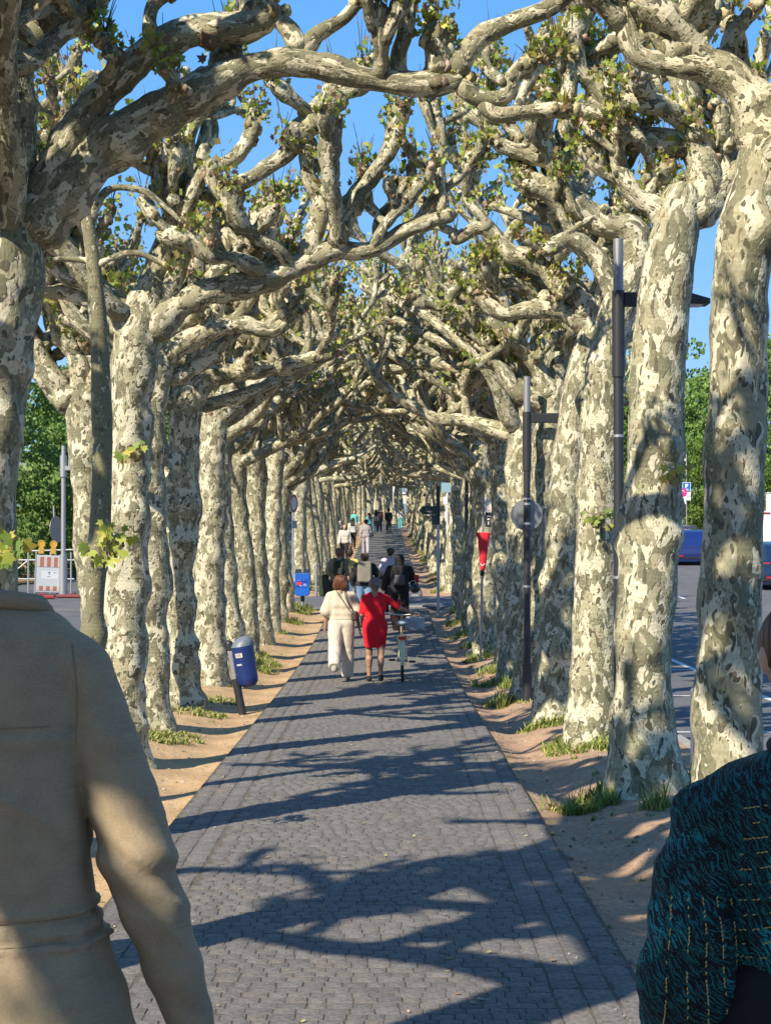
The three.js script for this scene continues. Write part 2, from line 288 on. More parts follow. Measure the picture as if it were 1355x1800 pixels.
// add a knobbly tapered tube; angle 0 (the texture seam) starts on the side away from the camera
function addTube(q, pts, radii, o = {}) {
  const { seg = 12, rad = 8, amp = 0.1, freq = 4, rings = 0, burls = [], flare = 0, cap = true, tint = [1, 1, 1], sd = 0, foot = 0, bulge = 0, bf = 1, close = false } = o;
  const curve = new THREE.CatmullRomCurve3(pts, false, 'centripetal'); curve.arcLengthDivisions = Math.max(40, seg * 2);
  const L = curve.getLength(), C = curve.getSpacedPoints(seg), rOf = (t) => { const x = t * (radii.length - 1), k = Math.min(radii.length - 2, Math.floor(x)); return lerp(radii[k], radii[k + 1], x - k); };
  const T = C.map((c, i) => C[Math.min(seg, i + 1)].clone().sub(C[Math.max(0, i - 1)]).normalize());
  let n = V(0.12, 0, -1); n.addScaledVector(T[0], -n.dot(T[0])); if (n.lengthSq() < 0.05) { n = V(0, 1, 0); n.addScaledVector(T[0], -n.dot(T[0])); } n.normalize();
  const base = q.count, u0 = (sd * 0.377) % 1, v0 = (sd * 0.713) % 1, capN = cap ? 3 : 0, rows = seg + 1 + capN;
  const TILE = o.tile ?? 1.25, circ = Math.max(...radii) * Math.PI * 2 / TILE;
  let s = 0; const ring = [];
  for (let i = 0; i < rows; i++) {
    const k = Math.min(i, seg), t = k / seg, c = C[k].clone();
    if (i && i <= seg) { n.addScaledVector(T[k], -n.dot(T[k])).normalize(); s += C[k].distanceTo(C[k - 1]); }
    const b = new THREE.Vector3().crossVectors(T[k], n);
    let r = rOf(t);
    if (flare) r *= 1 + flare * Math.exp(-s / (radii[0] * 1.3));
    if (close) r *= lerp(0.25, 1, clamp(s / (radii[0] * 0.9)));
    const bg = bulge ? bulge * (N3(sd * 3.1, s * 2.4 * bf, 0.5) + 0.6 * N3(sd * 5.7, s * 5.5 * bf, 4.5)) : 0;
    if (i > seg) { const f = (i - seg) / capN, ph = f * Math.PI / 2; c.addScaledVector(T[seg], r * Math.sin(ph) * 0.8); r *= Math.max(0.02, Math.cos(ph)); }
    const row = [];
    for (let j = 0; j <= rad; j++) {
      const th = j / rad * Math.PI * 2, cs = Math.cos(th), sn = Math.sin(th), dx = n.x * cs + b.x * sn, dy = n.y * cs + b.y * sn, dz = n.z * cs + b.z * sn;
      let d = bg * (1 + 0.6 * Math.cos(th + sd + s * 1.3));
      const X = c.x + dx * r + sd, Y = c.y + dy * r, Z = c.z + dz * r;
      if (amp) d += amp * (N3(X * freq, Y * freq * 0.8, Z * freq) + 0.5 * N3(X * freq * 2.3, Y * freq * 2.6, Z * freq * 2.3) + (rad > 8 ? 0.15 * N3(X * freq * 5.5, Y * freq * 5.5, Z * freq * 5.5) : 0));
      if (rings) { const m = clamp(N3(X * 1.7, Y * 1.3 + 9, Z * 1.7) * 2.2 + 0.25); d += rings * m * (N3(X * 2.5, Y * 30, Z * 2.5) + 0.5 * N3(X * 4, Y * 58, Z * 4)); }
      if (foot) d += foot * Math.exp(-s / 0.2) * (0.7 + 0.5 * Math.cos(th * 3 + sd) + 0.3 * Math.cos(th * 5 + sd * 2));
      for (const bu of burls) { let da = Math.abs(th - bu.th); da = Math.min(da, 6.2832 - da) * r; const dd = (da * da + (s - bu.s) ** 2 * 1.4) / (bu.w * bu.w); if (dd < 6) d += bu.h / r * Math.exp(-dd); }
      const rr = r * (1 + d);
      q.p.push(c.x + dx * rr, c.y + dy * rr, c.z + dz * rr);
      q.u.push(u0 + j / rad * circ, v0 + (s + (i > seg ? (i - seg) * 0.03 : 0)) / TILE);
      const tn = 0.95 + 0.1 * N3(X * 0.9, Y * 0.9, Z * 0.9); q.c.push(tint[0] * tn, tint[1] * tn, tint[2] * tn);
      row.push(base + i * (rad + 1) + j);
    }
    ring.push(row);
  }
  const i0 = q.i.length;
  for (let i = 0; i < rows - 1; i++) for (let j = 0; j < rad; j++) { const a = ring[i][j], a2 = ring[i][j + 1], b = ring[i + 1][j], b2 = ring[i + 1][j + 1]; q.i.push(a, a2, b, a2, b2, b); }
  // smooth normals, joined over the seam
  const nn = new Float32Array((q.count - base) * 3), va = V(), vb = V(), vc = V();
  for (let k = i0; k < q.i.length; k += 3) {
    const [a, b, c] = [q.i[k], q.i[k + 1], q.i[k + 2]];
    va.fromArray(q.p, a * 3); vb.fromArray(q.p, b * 3); vc.fromArray(q.p, c * 3); vb.sub(va); vc.sub(va); vb.cross(vc);
    for (const m of [a, b, c]) { const z = (m - base) * 3; nn[z] += vb.x; nn[z + 1] += vb.y; nn[z + 2] += vb.z; }
  }
  for (let i = 0; i < rows; i++) { const a = (ring[i][0] - base) * 3, b = (ring[i][rad] - base) * 3; for (let k = 0; k < 3; k++) { const m = nn[a + k] + nn[b + k]; nn[a + k] = nn[b + k] = m; } }
  for (let k = 0; k < nn.length; k += 3) { const l = Math.hypot(nn[k], nn[k + 1], nn[k + 2]) || 1; q.n.push(nn[k] / l, nn[k + 1] / l, nn[k + 2] / l); }
  return { C, T, L };
}
// knobbly pollard heads
const KNOBS = [0, 1, 2].map((det) => Array.from({ length: 4 }, (_, k) => {
  let q = new THREE.IcosahedronGeometry(1, det); q.deleteAttribute('uv'); q.deleteAttribute('normal'); q = mergeVertices(q, 1e-4);
  const p = q.attributes.position;
  for (let i = 0; i < p.count; i++) {
    const x = p.getX(i), y = p.getY(i), z = p.getZ(i), f = 1 + 0.6 * N3(x * 1.9 + k * 7, y * 1.9, z * 1.9) + 0.8 * (Math.abs(N3(x * 3.7 + k * 3, y * 3.7, z * 3.7)) - 0.2);
    p.setXYZ(i, x * f, y * f, z * f);
  }
  q.computeVertexNormals(); return { p: p.array, n: q.attributes.normal.array, i: q.index.array };
}));
function addKnob(q, c, r, rng, det, tint) {
  const k = KNOBS[det][Math.floor(rng() * 4)], base = q.count, a = rng() * 6.28, cs = Math.cos(a), sn = Math.sin(a), st = 0.85 + rng() * 0.5, u0 = rng(), v0 = rng();
  for (let i = 0; i < k.p.length; i += 3) {
    const x = k.p[i] * cs - k.p[i + 2] * sn, z = k.p[i] * sn + k.p[i + 2] * cs, y = k.p[i + 1] * st;
    q.p.push(c.x + x * r, c.y + y * r, c.z + z * r); q.u.push(u0 + x * r / 2, v0 + y * r / 2);
    q.n.push(k.n[i] * cs - k.n[i + 2] * sn, k.n[i + 1], k.n[i] * sn + k.n[i + 2] * cs);
    const t = 0.85 + 0.3 * rng(); q.c.push(tint[0] * t, tint[1] * t, tint[2] * t);
  }
  for (const i of k.i) q.i.push(base + i);
}
// a lobed plane leaf in the xy plane, stalk at the origin, unit length
const LOBED = [[0, 0], [0.16, 0.10], [0.46, 0.12], [0.33, 0.34], [0.52, 0.62], [0.22, 0.58], [0, 1], [-0.22, 0.58], [-0.52, 0.62], [-0.33, 0.34], [-0.46, 0.12], [-0.16, 0.10]];
const LEAF_COL = [[0.27, 0.35, 0.045], [0.38, 0.43, 0.065], [0.20, 0.29, 0.035], [0.44, 0.44, 0.08], [0.32, 0.25, 0.09], [0.24, 0.14, 0.08], [0.30, 0.38, 0.05]];
const _m = new THREE.Matrix4(), _q = new THREE.Quaternion(), _e = new THREE.Euler(), _v = V();
function addLeaf(q, c, size, rng, detailed, dirty = 1) {
  _e.set((rng() - 0.5) * 2.4 + 0.5, rng() * 6.28, (rng() - 0.5) * 2.4); _q.setFromEuler(_e);
  const base = q.count, col = LEAF_COL[Math.floor(rng() * (dirty ? 7 : 4))], k = 0.75 + rng() * 0.5;
  const pts = detailed ? LOBED : [[0, 0], [0.42, 0.45], [0, 1], [-0.42, 0.45]];
  const nv = V(0, 0, 1).applyQuaternion(_q);
  for (const [x, y] of pts) { _v.set(x * size, y * size, -0.25 * size * (x * x + y * y * 0.5)).applyQuaternion(_q); q.p.push(c.x + _v.x, c.y + _v.y, c.z + _v.z); q.n.push(nv.x, nv.y, nv.z); q.u.push(x, y); q.c.push(col[0] * k, col[1] * k, col[2] * k); }
  if (detailed) { for (const [a, b, d] of [[0, 1, 11], [1, 2, 3], [1, 3, 11], [11, 3, 9], [11, 9, 10], [3, 4, 5], [3, 5, 9], [9, 5, 7], [9, 7, 8], [5, 6, 7]]) q.i.push(base + a, base + b, base + d); } else q.i.push(base, base + 1, base + 3, base + 1, base + 2, base + 3);
}
// level of detail: 0 far, 1 middle, 2 near
const LOD = [{ tr: 12, ts: 14, lr: 7, ls: 12, br: 5, bs: 6, sr: 4, ss: 3, knob: 0, leaves: 8, leaf: 0.09 }, { tr: 22, ts: 40, lr: 10, ls: 18, br: 7, bs: 9, sr: 5, ss: 5, knob: 0, leaves: 18, leaf: 0.07 }, { tr: 56, ts: 130, lr: 18, ls: 34, br: 9, bs: 13, sr: 7, ss: 6, knob: 1, leaves: 56, leaf: 0.056 }];
const HEAD = [0.86, 0.78, 0.70];
function addTuft(fol, tw, c, up, rng, q, size = 1) {
  const Q = LOD[q], n = Math.round(Q.leaves * size * (0.6 + rng()));
  for (let k = 0; k < n; k++) {
    const a = rng() * 6.28, h = (rng() ** 1.2 * 0.30 - 0.06) * size, w = (0.015 + 0.105 * Math.sqrt(rng())) * Math.sqrt(size);
    addLeaf(fol, V(c.x + Math.cos(a) * w + up.x * h, c.y + h * 0.85 - 0.03, c.z + Math.sin(a) * w + up.z * h), Q.leaf * (0.6 + rng() * 0.8), rng, q === 2 || (q === 1 && k % 3 === 0));
  }
  if (q === 2) for (let k = 0; k < 5; k++) { const a = rng() * 6.28, h = (0.12 + rng() * 0.26) * size; addTube(tw, [c.clone(), V(c.x + Math.cos(a) * 0.05, c.y + h * 0.6, c.z + Math.sin(a) * 0.05), V(c.x + Math.cos(a) * 0.09, c.y + h, c.z + Math.sin(a) * 0.09)], [0.005, 0.004, 0.002], { seg: 3, rad: 3, amp: 0, cap: false, tint: [0.5, 0.36, 0.25] }); }
}
function club(q, fol, tip, dir, r, rng, ql, leafy) {
  const big = r > 0.075, n = [2, 4, 9][ql] * (big ? 2 : 1), sc = big ? 0.62 : 1;
  for (let k = 0; k < n; k++) {
    const a = rng() * 6.28, h = (rng() * 3.6 - 2.6) * r, w = r * (0.3 + rng() * 0.42);
    addKnob(q, V(tip.x + Math.cos(a) * w + dir.x * h, tip.y + dir.y * h, tip.z + Math.sin(a) * w + dir.z * h), r * (0.34 + rng() * 0.36) * sc, rng, LOD[ql].knob, HEAD.map((x) => x * (0.78 + rng() * 0.3)));
  }
  if (leafy) addTuft(fol, q, V(tip.x, tip.y + r * 0.5, tip.z), dir, rng, ql, leafy);
}
function wander(start, dir, len, rng, kink, upBias, step = 0.26) {
  const pts = [start.clone()], d = dir.clone().normalize(), p = start.clone(), n = Math.max(2, Math.round(len / step));
  for (let k = 0; k < n; k++) { d.x += (rng() - 0.5) * kink; d.y += (rng() - 0.5) * kink + upBias; d.z += (rng() - 0.5) * kink; d.normalize(); p.addScaledVector(d, len / n); pts.push(p.clone()); }
  return pts;
}
function spur(q, fol, p, dir, rng, ql, len, r) {
  const Q = LOD[ql], pts = wander(p, dir, len, rng, 0.8, 0.22, 0.14);
  const o = addTube(q, pts, [r * 1.1, r * 0.9, r * 1.15, r * 1.6, r * 1.35], { seg: Q.ss, rad: Q.sr, amp: 0.34, freq: 13, sd: rng() * 40, flare: 0.2, close: true });
  club(q, fol, o.C[o.C.length - 1], o.T[o.T.length - 1], r * 1.5, rng, ql, rng() < 0.8 ? 0.55 + rng() * 0.7 : 0);
}
function branch(q, fol, p, dir, rng, ql, len, r) {
  const Q = LOD[ql], pts = wander(p, dir, len, rng, 1.0, 0.17, 0.22);
  const o = addTube(q, pts, [r * 1.15, r, r * 0.92, r, r * 1.3, r * 1.3], { seg: Q.bs, rad: Q.br, amp: 0.24, freq: 10, sd: rng() * 40, flare: 0.25, close: true, bulge: 0.34, bf: 2.6 });
  const n = Math.floor(1.4 + len * 2.0 + rng());
  for (let k = 0; k < n; k++) {
    const i = clamp(Math.floor((0.3 + 0.65 * (k + rng()) / n) * (o.C.length - 1)), 1, o.C.length - 1), a = rng() * 6.28;
    spur(q, fol, o.C[i], V(Math.cos(a) * 0.8, 0.35 + rng() * 0.5, Math.sin(a) * 0.8), rng, ql, 0.22 + rng() * 0.34, r * (0.62 + rng() * 0.25));
  }
  club(q, fol, o.C[o.C.length - 1], o.T[o.T.length - 1], r * 1.45, rng, ql, 0.7 + rng() * 0.6);
}
// limb along given points; side branches rise from it
function limb(q, fol, pts, radii, rng, ql, o = {}) {
  const Q = LOD[ql], t = addTube(q, pts, radii, { seg: Math.round(Q.ls * (o.res ?? 1)), rad: Q.lr, amp: 0.17, freq: 5.5, rings: ql === 2 ? 0.05 : 0, sd: rng() * 40, flare: (o.flare ?? 0.5) * 0.45, close: true, bulge: 0.2, bf: 1.6 });
  const n = o.branches ?? Math.round(t.L * 2.1), from = o.from ?? 0.22;
  for (let k = 0; k < n; k++) {
    const f = from + (1 - from) * (k + 0.2 + rng() * 0.6) / n, i = clamp(Math.round(f * (t.C.length - 1)), 1, t.C.length - 1), a = rng() * 6.28, up = 0.55 + rng() * 0.9;
    const r = lerp(radii[0], radii[radii.length - 1], f);
    branch(q, fol, t.C[i], V(Math.cos(a), up, Math.sin(a)), rng, ql, (o.len ?? 1) * (0.5 + rng() * 0.95), clamp(r * (0.5 + rng() * 0.28), 0.034, 0.07));
  }
  if (o.end !== false) club(q, fol, t.C[t.C.length - 1], t.T[t.T.length - 1], radii[radii.length - 1] * 1.35, rng, ql, o.end ?? 0.9);
  return t;
}
function burlList(rng, L, n, r) { return Array.from({ length: n }, () => ({ th: rng() * 6.28, s: 0.2 + rng() * (L - 0.3), w: 0.05 + rng() * 0.14, h: (0.012 + rng() * rng() * 0.10) * r / 0.22 })).map((b) => ({ ...b, h: Math.min(b.h, b.w * 0.42) })); }
let trianglesOfTrees = 0;
function finish(root, trunkQ, limbQs, fol, bark) {
  const t = part('trunk', trunkQ.build(), BARKS[bark], root);
  for (const q of limbQs) if (q.count) part('limb', q.build(), BARKS[q.bark ?? (bark === 1 ? 0 : bark === 0 ? 1 : 2)], root);
  if (fol.count) { const m = part('foliage', fol.build(), M_LEAF, root); m.userData.kind = 'stuff'; }
  root.traverse((o) => { if (o.isMesh) trianglesOfTrees += o.geometry.index.count / 3; });
  return t;
}
// procedural tree; local origin at its foot; 'in' is the direction (+1 / -1) of the footpath
function makeTree(seed, ql, inw, { r = 0.21, fork = 4.0, clean = false } = {}) {
  const root = new THREE.Group(), rng = RNG(seed), Q = LOD[ql], tq = new Geo(), fol = new Geo(), limbs = [];
  const lean = (rng() - 0.75) * 0.7 * inw, top = V(lean, fork, (rng() - 0.5) * 0.2), pts = [V(0, -0.15, 0), V(0.02, 0.5, 0), V(lean * 0.2 + (rng() - 0.5) * 0.1, fork * 0.35, (rng() - 0.5) * 0.08), V(lean * 0.6 + (rng() - 0.5) * 0.12, fork * 0.7, (rng() - 0.5) * 0.08), top, V(top.x + 0.02, fork + 0.22, top.z)];
  addTube(tq, pts, [r * 1.12, r, r * 0.98, r * 0.95, r, r * 1.08, r * 0.75], { seg: Q.ts, rad: Q.tr, amp: 0.14, freq: 2.8, rings: ql ? 0.02 : 0, burls: burlList(rng, fork, 26, r), sd: seed % 50, foot: 0.22, flare: 0.15, bulge: 0.15 });
  const dirs = [[inw, 0.8, -0.1], [inw * 0.8, 0.85, 0.55], [inw * 0.65, 1.0, -0.8], [-inw, 0.6, 0.15], [-inw * 0.45, 0.8, -0.75], [-0.25 * inw, 0.9, 0.95], [inw * 0.95, 0.5, 0.4], [inw * 0.8, 0.65, -0.6]];
  dirs.forEach(([x, y, z], k) => {
    if (clean && k > 5) return;
    const q = new Geo(), long = k < 3 || k === 6 || k === 7, len = (long ? 2.7 + rng() * 1.2 : 2.0 + rng() * 1.1), r0 = r * (long ? 0.60 : 0.5);
    const st = V(top.x + x * r * 0.3, top.y - (k > 5 ? 0.6 : 0.25) + rng() * 0.35, top.z + z * r * 0.3), d = V(x + (rng() - 0.5) * 0.4, y, z + (rng() - 0.5) * 0.4).normalize();
    const p = [st.clone()], pos = st.clone(), n = Math.round(len / 0.42);
    for (let s = 0; s < n; s++) { d.y += (s < n * 0.4 ? -0.06 : -0.10) + (rng() - 0.5) * 0.8 + (pos.y > fork + 2.0 ? -0.25 : pos.y < fork + 0.2 + s * 0.14 ? 0.22 : 0); d.x += (rng() - 0.5) * 0.7; d.z += (rng() - 0.5) * 0.75; d.normalize(); pos.addScaledVector(d, len / n); p.push(pos.clone()); }
    limb(q, fol, p, [r0, r0 * 0.85, r0 * 0.68, r0 * 0.55, r0 * 0.5], rng, ql, { from: 0.2 });
    limbs.push(q);
  });
  finish(root, tq, limbs, fol, seed % 3);
  return root;
}
// one leafy sprig on a trunk, its leaves large enough to tell apart
const LEAF_GEO = (() => {
  const q = new Geo();
  for (const [x, y] of LOBED) { q.p.push(x, y, -0.22 * (x * x + y * y * 0.6)); q.u.push(x, y); q.c.push(1, 1, 1); }
  for (const [a, b, d] of [[0, 1, 11], [1, 2, 3], [1, 3, 11], [11, 3, 9], [11, 9, 10], [3, 4, 5], [3, 5, 9], [9, 5, 7], [9, 7, 8], [5, 6, 7]]) q.i.push(a, b, d);
  return q.build();
})();
const LEAF_MATS = [[0.34, 0.40, 0.05], [0.22, 0.32, 0.04], [0.13, 0.22, 0.03], [0.44, 0.40, 0.06], [0.28, 0.22, 0.06]].map(([r, g_, b]) => new THREE.MeshPhysicalMaterial({ color: lin(r, g_, b), roughness: 0.7, transmission: 0.35, thickness: 0, side: THREE.DoubleSide }));
function sprig(root, at, n, size, spread, seed, tone = [0, 0, 1, 2, 3]) {   // 'at' in world coordinates, on the bark facing the path
  const rng = RNG(seed), s = new THREE.Group(); s.name = 'sprig'; root.add(s); s.position.copy(at).sub(root.position);
  const q = new Geo();
  for (let k = 0; k < n; k++) {
    const a = rng() * 6.28, w = spread * Math.sqrt(rng()), end = V(Math.cos(a) * w, Math.sin(a) * w * 0.85, 0.04 + rng() * 0.12);
    if (k % 2 === 0) addTube(q, [V(0, 0, -0.05), end.clone().multiplyScalar(0.5).setZ(0.06), end], [0.004, 0.003, 0.002], { seg: 4, rad: 4, amp: 0, cap: false, tint: [0.6, 0.55, 0.35] });
    const m = part('leaf', LEAF_GEO, LEAF_MATS[tone[Math.floor(rng() * tone.length)]], s, [end.x, end.y, end.z]);
    m.rotation.set(-0.2 + (rng() - 0.5) * 1.5, (rng() - 0.5) * 1.8, Math.PI + (rng() - 0.5) * 3.4); m.scale.setScalar(size * (0.6 + rng() * 0.7));
  }
  addKnob(q, V(0, -spread * 0.2, -0.02), spread * 0.35, rng, 2, HEAD); part('twigs', q.build(), BARKS[0], s);
}
// near tree from points read off the photograph: pixel x, pixel y, radius in pixels, depth offset
function tracedTree({ name, label, D, seed, trunk, limbs, bark, extra = [], burls = 40, group, bulge, amp, tile = 1.3 }) {
  const k = pxm(D), pt = ([x, y, r, dz = 0]) => P(x, y, D - dz), foot = P(trunk[0][0], trunk[0][1], D); foot.y = groundY(foot.x, D);
  const root = thing(name ?? 'plane_tree', label, 'tree', foot.toArray(), 0, group), rng = RNG(seed), loc = (a) => pt(a).sub(foot), tq = new Geo(), fol = new Geo(), qs = [];
  const tp = trunk.map(loc); tp[0].y = 0; tp.unshift(tp[0].clone().setY(-0.2));
  const L = tp[tp.length - 1].y;
  addTube(tq, tp, [trunk[0][2] * 1.08, ...trunk.map((a) => a[2])].map((r) => r / k), { seg: LOD[2].ts, rad: LOD[2].tr, amp: amp ?? 0.11, freq: 2.7, rings: 0.02, burls: burlList(rng, L, burls, trunk[1][2] / k), sd: seed % 50, foot: 0.36, flare: 0.14, bulge: bulge ?? 0.10, tile });
  for (const l of limbs) {
    const q = new Geo(); q.bark = l.bark;
    limb(q, fol, l.p.map(loc), l.p.map((a) => a[2] / k), rng, 2, { branches: l.n ?? 2, from: l.from ?? 0.3, len: l.len ?? 0.7, end: l.end ?? 0.8, flare: l.flare ?? 0.35, res: l.res ?? 1.4 });
    for (const s of l.subs ?? []) limb(q, fol, s.p.map(loc), s.p.map((a) => a[2] / k), rng, 2, { branches: s.n ?? 0, from: 0.4, len: s.len ?? 0.5, end: s.end ?? 1, flare: 0.5, res: 0.8 });
    qs.push(q);
  }
  const top = tp[tp.length - 1];
  for (const [x, y, z, len, rr] of extra) {
    const q = new Geo(), d = V(x, y, z).normalize(), p = wander(top.clone().add(V(x * 0.1, -0.2, z * 0.1)), d, len, rng, 0.55, -0.03, 0.42);
    limb(q, fol, p, [rr, rr * 0.8, rr * 0.62, rr * 0.5], rng, 1, { from: 0.25 }); qs.push(q);
  }
  finish(root, tq, qs, fol, bark);
  return root;
}
// ---------------------------------------------------------------- the avenue
const ROW_S = 'plane trees of the sandy verge', ROW_G = 'plane trees of the gravel verge';
const L0 = tracedTree({ tile: 1.7,
  D: 10.7, seed: 11, bark: 2, label: 'stout plane tree with a huge limb arching over the footpath, behind the beige jacket',
  trunk: [[-25, 1503, 74], [-22, 1300, 68], [-30, 1100, 68], [-35, 900, 66], [-20, 750, 66], [-24, 640, 66], [-2, 520, 76], [8, 440, 72], [4, 370, 62]],
  limbs: [
    { p: [[6, 440, 50], [18, 320, 46], [26, 210, 44], [28, 130, 36], [60, 66, 30], [120, 28, 26], [165, -50, 24]], n: 1, len: 0.6 },
    { p: [[30, 420, 42], [92, 310, 36], [150, 205, 32], [210, 135, 29], [282, 78, 27], [350, 52, 26], [425, 48, 28], [462, 30, 30]], n: 0, end: 0.4, subs: [{ p: [[272, 80, 16], [262, 40, 13], [270, 8, 12], [310, -20, 12]] }, { p: [[440, 50, 24], [445, 10, 22], [430, -40, 22]], end: 0.3 }, { p: [[180, 150, 14, 0.2], [200, 105, 12, 0.3], [185, 70, 15, 0.3]] }] },
    { p: [[30, 440, 56], [110, 350, 48], [200, 255, 44], [300, 190, 42], [400, 138, 40], [470, 112, 33], [540, 112, 27], [620, 132, 24], [700, 145, 22], [762, 150, 22], [800, 140, 20]], n: 2, len: 0.45, from: 0.35, end: 0.3, res: 2,
      subs: [
        { p: [[800, 140, 18], [812, 105, 18], [850, 62, 18], [905, 36, 17], [960, 15, 16], [1010, -20, 16]], n: 1 },
        { p: [[800, 140, 18], [840, 172, 15], [885, 170, 14], [903, 135, 15], [928, 112, 18]], end: 0.3 },
        { p: [[840, 172, 13], [870, 200, 13], [930, 196, 12], [990, 192, 12]], end: 0.3 },
        { p: [[704, 146, 16], [700, 100, 14], [714, 50, 13], [720, -25, 13]] },
        { p: [[770, 140, 18], [768, 100, 22], [770, 60, 28]], end: 1.6 },
        { p: [[528, 100, 20], [512, 60, 18], [488, 28, 14], [470, -10, 12]], end: 0.4 },
        { p: [[530, 95, 16], [556, 62, 13], [604, 32, 12], [640, -8, 12]] },
        { p: [[300, 180, 14, 0.2], [310, 150, 12, 0.3], [290, 120, 16, 0.3]] }] },
  ],
  extra: [[-1, 0.45, 0.2, 3.4, 0.13], [-0.2, 0.8, 1, 2.6, 0.13], [-0.9, 0.8, -0.3, 3.0, 0.12], [0.5, 1.1, 0.8, 2.2, 0.11], [-1, 0.3, 0.8, 3.2, 0.12]],
});
sprig(L0, P(22, 955, 10.42), 16, 0.10, 0.15, 5, [0, 0, 1, 2, 3]);
const LY = tracedTree({
  D: 13.2, seed: 17, bark: 3, tile: 1.1, burls: 6, bulge: 0.04, name: 'young_plane_tree', label: 'slender young plane tree with a thin smooth leaning trunk',
  trunk: [[160, 1404, 22], [161, 1250, 19], [163, 1100, 19], [170, 1000, 18], [178, 880, 18], [180, 760, 18], [176, 620, 17], [168, 500, 15], [158, 410, 13], [150, 355, 11]],
  limbs: [
    { p: [[152, 370, 9], [140, 330, 7], [150, 290, 6], [130, 240, 6]], n: 3, len: 0.6 },
    { p: [[166, 470, 7], [200, 452, 6], [240, 445, 5], [300, 470, 5]], n: 0, end: 0.5 },
    { p: [[168, 460, 6], [120, 455, 5], [78, 458, 4]], n: 0, end: 0.4 },
    { p: [[156, 390, 8], [190, 335, 7], [250, 335, 6], [292, 365, 5], [330, 400, 4]], n: 0, end: 0.4 },
  ],
});
sprig(LY, P(200, 948, 12.9), 22, 0.09, 0.17, 8, [0, 0, 0, 1, 3]);
sprig(LY, P(152, 965, 13.1), 4, 0.08, 0.06, 9, [0, 1]);
const L2 = tracedTree({
  D: 15.5, seed: 23, bark: 1, bulge: 0.2, label: 'plane tree with bulging pale burls beside the slender young tree',
  trunk: [[213, 1341, 44], [214, 1250, 38], [218, 1120, 38], [222, 1000, 40], [228, 880, 38], [230, 750, 37], [233, 650, 38], [246, 570, 40], [256, 530, 34]],
  limbs: [
    { p: [[252, 580, 28], [276, 480, 25], [302, 420, 24], [320, 365, 22], [345, 325, 18]], n: 1, end: 0.4, subs: [
      { p: [[305, 370, 15], [288, 300, 14], [275, 250, 13], [262, 225, 14]] }, { p: [[330, 340, 16], [326, 270, 15], [335, 225, 14], [356, 195, 15]] },
      { p: [[330, 350, 18], [385, 338, 15], [440, 312, 14], [500, 272, 14], [524, 238, 17], [556, 205, 24], [588, 172, 28]], end: 1.5, n: 1 }, { p: [[390, 335, 12], [380, 300, 12], [415, 275, 13], [440, 240, 14], [448, 200, 15]], end: 1.2 }] },
    { p: [[250, 600, 34], [310, 540, 28], [380, 510, 26], [470, 492, 24], [540, 458, 22], [592, 440, 19], [650, 440, 15], [715, 405, 14], [790, 378, 13]], n: 9, len: 0.8, res: 2, subs: [
      { p: [[535, 462, 20], [556, 405, 17], [562, 355, 15], [540, 305, 13], [540, 262, 12]], n: 1 }, { p: [[592, 440, 14], [618, 370, 13], [660, 300, 12], [690, 255, 14], [700, 195, 17]], end: 1.2 }, { p: [[440, 480, 17], [410, 430, 15], [388, 390, 12], [400, 360, 12]] }] },
    { p: [[225, 600, 26], [200, 540, 20], [160, 500, 17], [110, 480, 15], [80, 430, 13]], n: 3 },
  ],
  extra: [[0.5, 1.0, 0.1, 2.3, 0.10], [-1, 0.6, -0.3, 2.8, 0.11], [-0.9, 0.6, 0.6, 2.6, 0.10], [-0.6, 1, 0.1, 2.0, 0.1]],
});
sprig(L2, P(243, 790, 15.25), 14, 0.085, 0.17, 12, [0, 3, 4, 1]);
const L3 = tracedTree({
  D: 18.5, seed: 31, bark: 0, label: 'plane tree with a splayed stump-like foot and vertical furrow, on the sandy verge',
  trunk: [[272, 1288, 32], [268, 1200, 27], [266, 1100, 26], [268, 1000, 27], [266, 900, 26], [262, 800, 27], [268, 700, 27], [282, 640, 26]],
  limbs: [
    { p: [[276, 660, 22], [300, 620, 20], [350, 590, 18], [420, 570, 16], [480, 580, 14], [520, 550, 13]], n: 4 },
    { p: [[275, 660, 20], [290, 600, 18], [340, 550, 16], [370, 490, 15], [430, 440, 13]], n: 4 },
    { p: [[270, 660, 20], [230, 610, 16], [180, 580, 14], [120, 560, 13]], n: 3 },
  ], extra: [[0.9, 0.8, -0.5, 2.6, 0.10], [-0.9, 0.7, 0.5, 2.4, 0.1], [-0.8, 0.9, -0.4, 2.2, 0.09]],
});
const L4 = tracedTree({
  D: 21.5, seed: 37, bark: 1, bulge: 0.18, label: 'greenish plane tree with lumpy rings halfway up, one before the leaning blue bin',
  trunk: [[321, 1245, 31], [318, 1150, 27], [317, 1050, 27], [318, 950, 28], [322, 850, 29], [322, 760, 28], [330, 690, 27]],
  limbs: [
    { p: [[326, 710, 23], [345, 690, 20], [365, 665, 18], [420, 655, 17], [470, 650, 16], [520, 640, 14], [580, 622, 12]], n: 5, len: 0.8 },
    { p: [[326, 700, 20], [350, 620, 18], [395, 560, 16], [430, 540, 15], [450, 500, 13]], n: 4 },
    { p: [[322, 710, 18], [290, 640, 15], [240, 600, 13]], n: 3 },
  ], extra: [[0.9, 0.8, -0.5, 2.6, 0.10], [-0.9, 0.7, 0.4, 2.4, 0.1], [-0.8, 0.9, -0.5, 2.2, 0.09]],
});
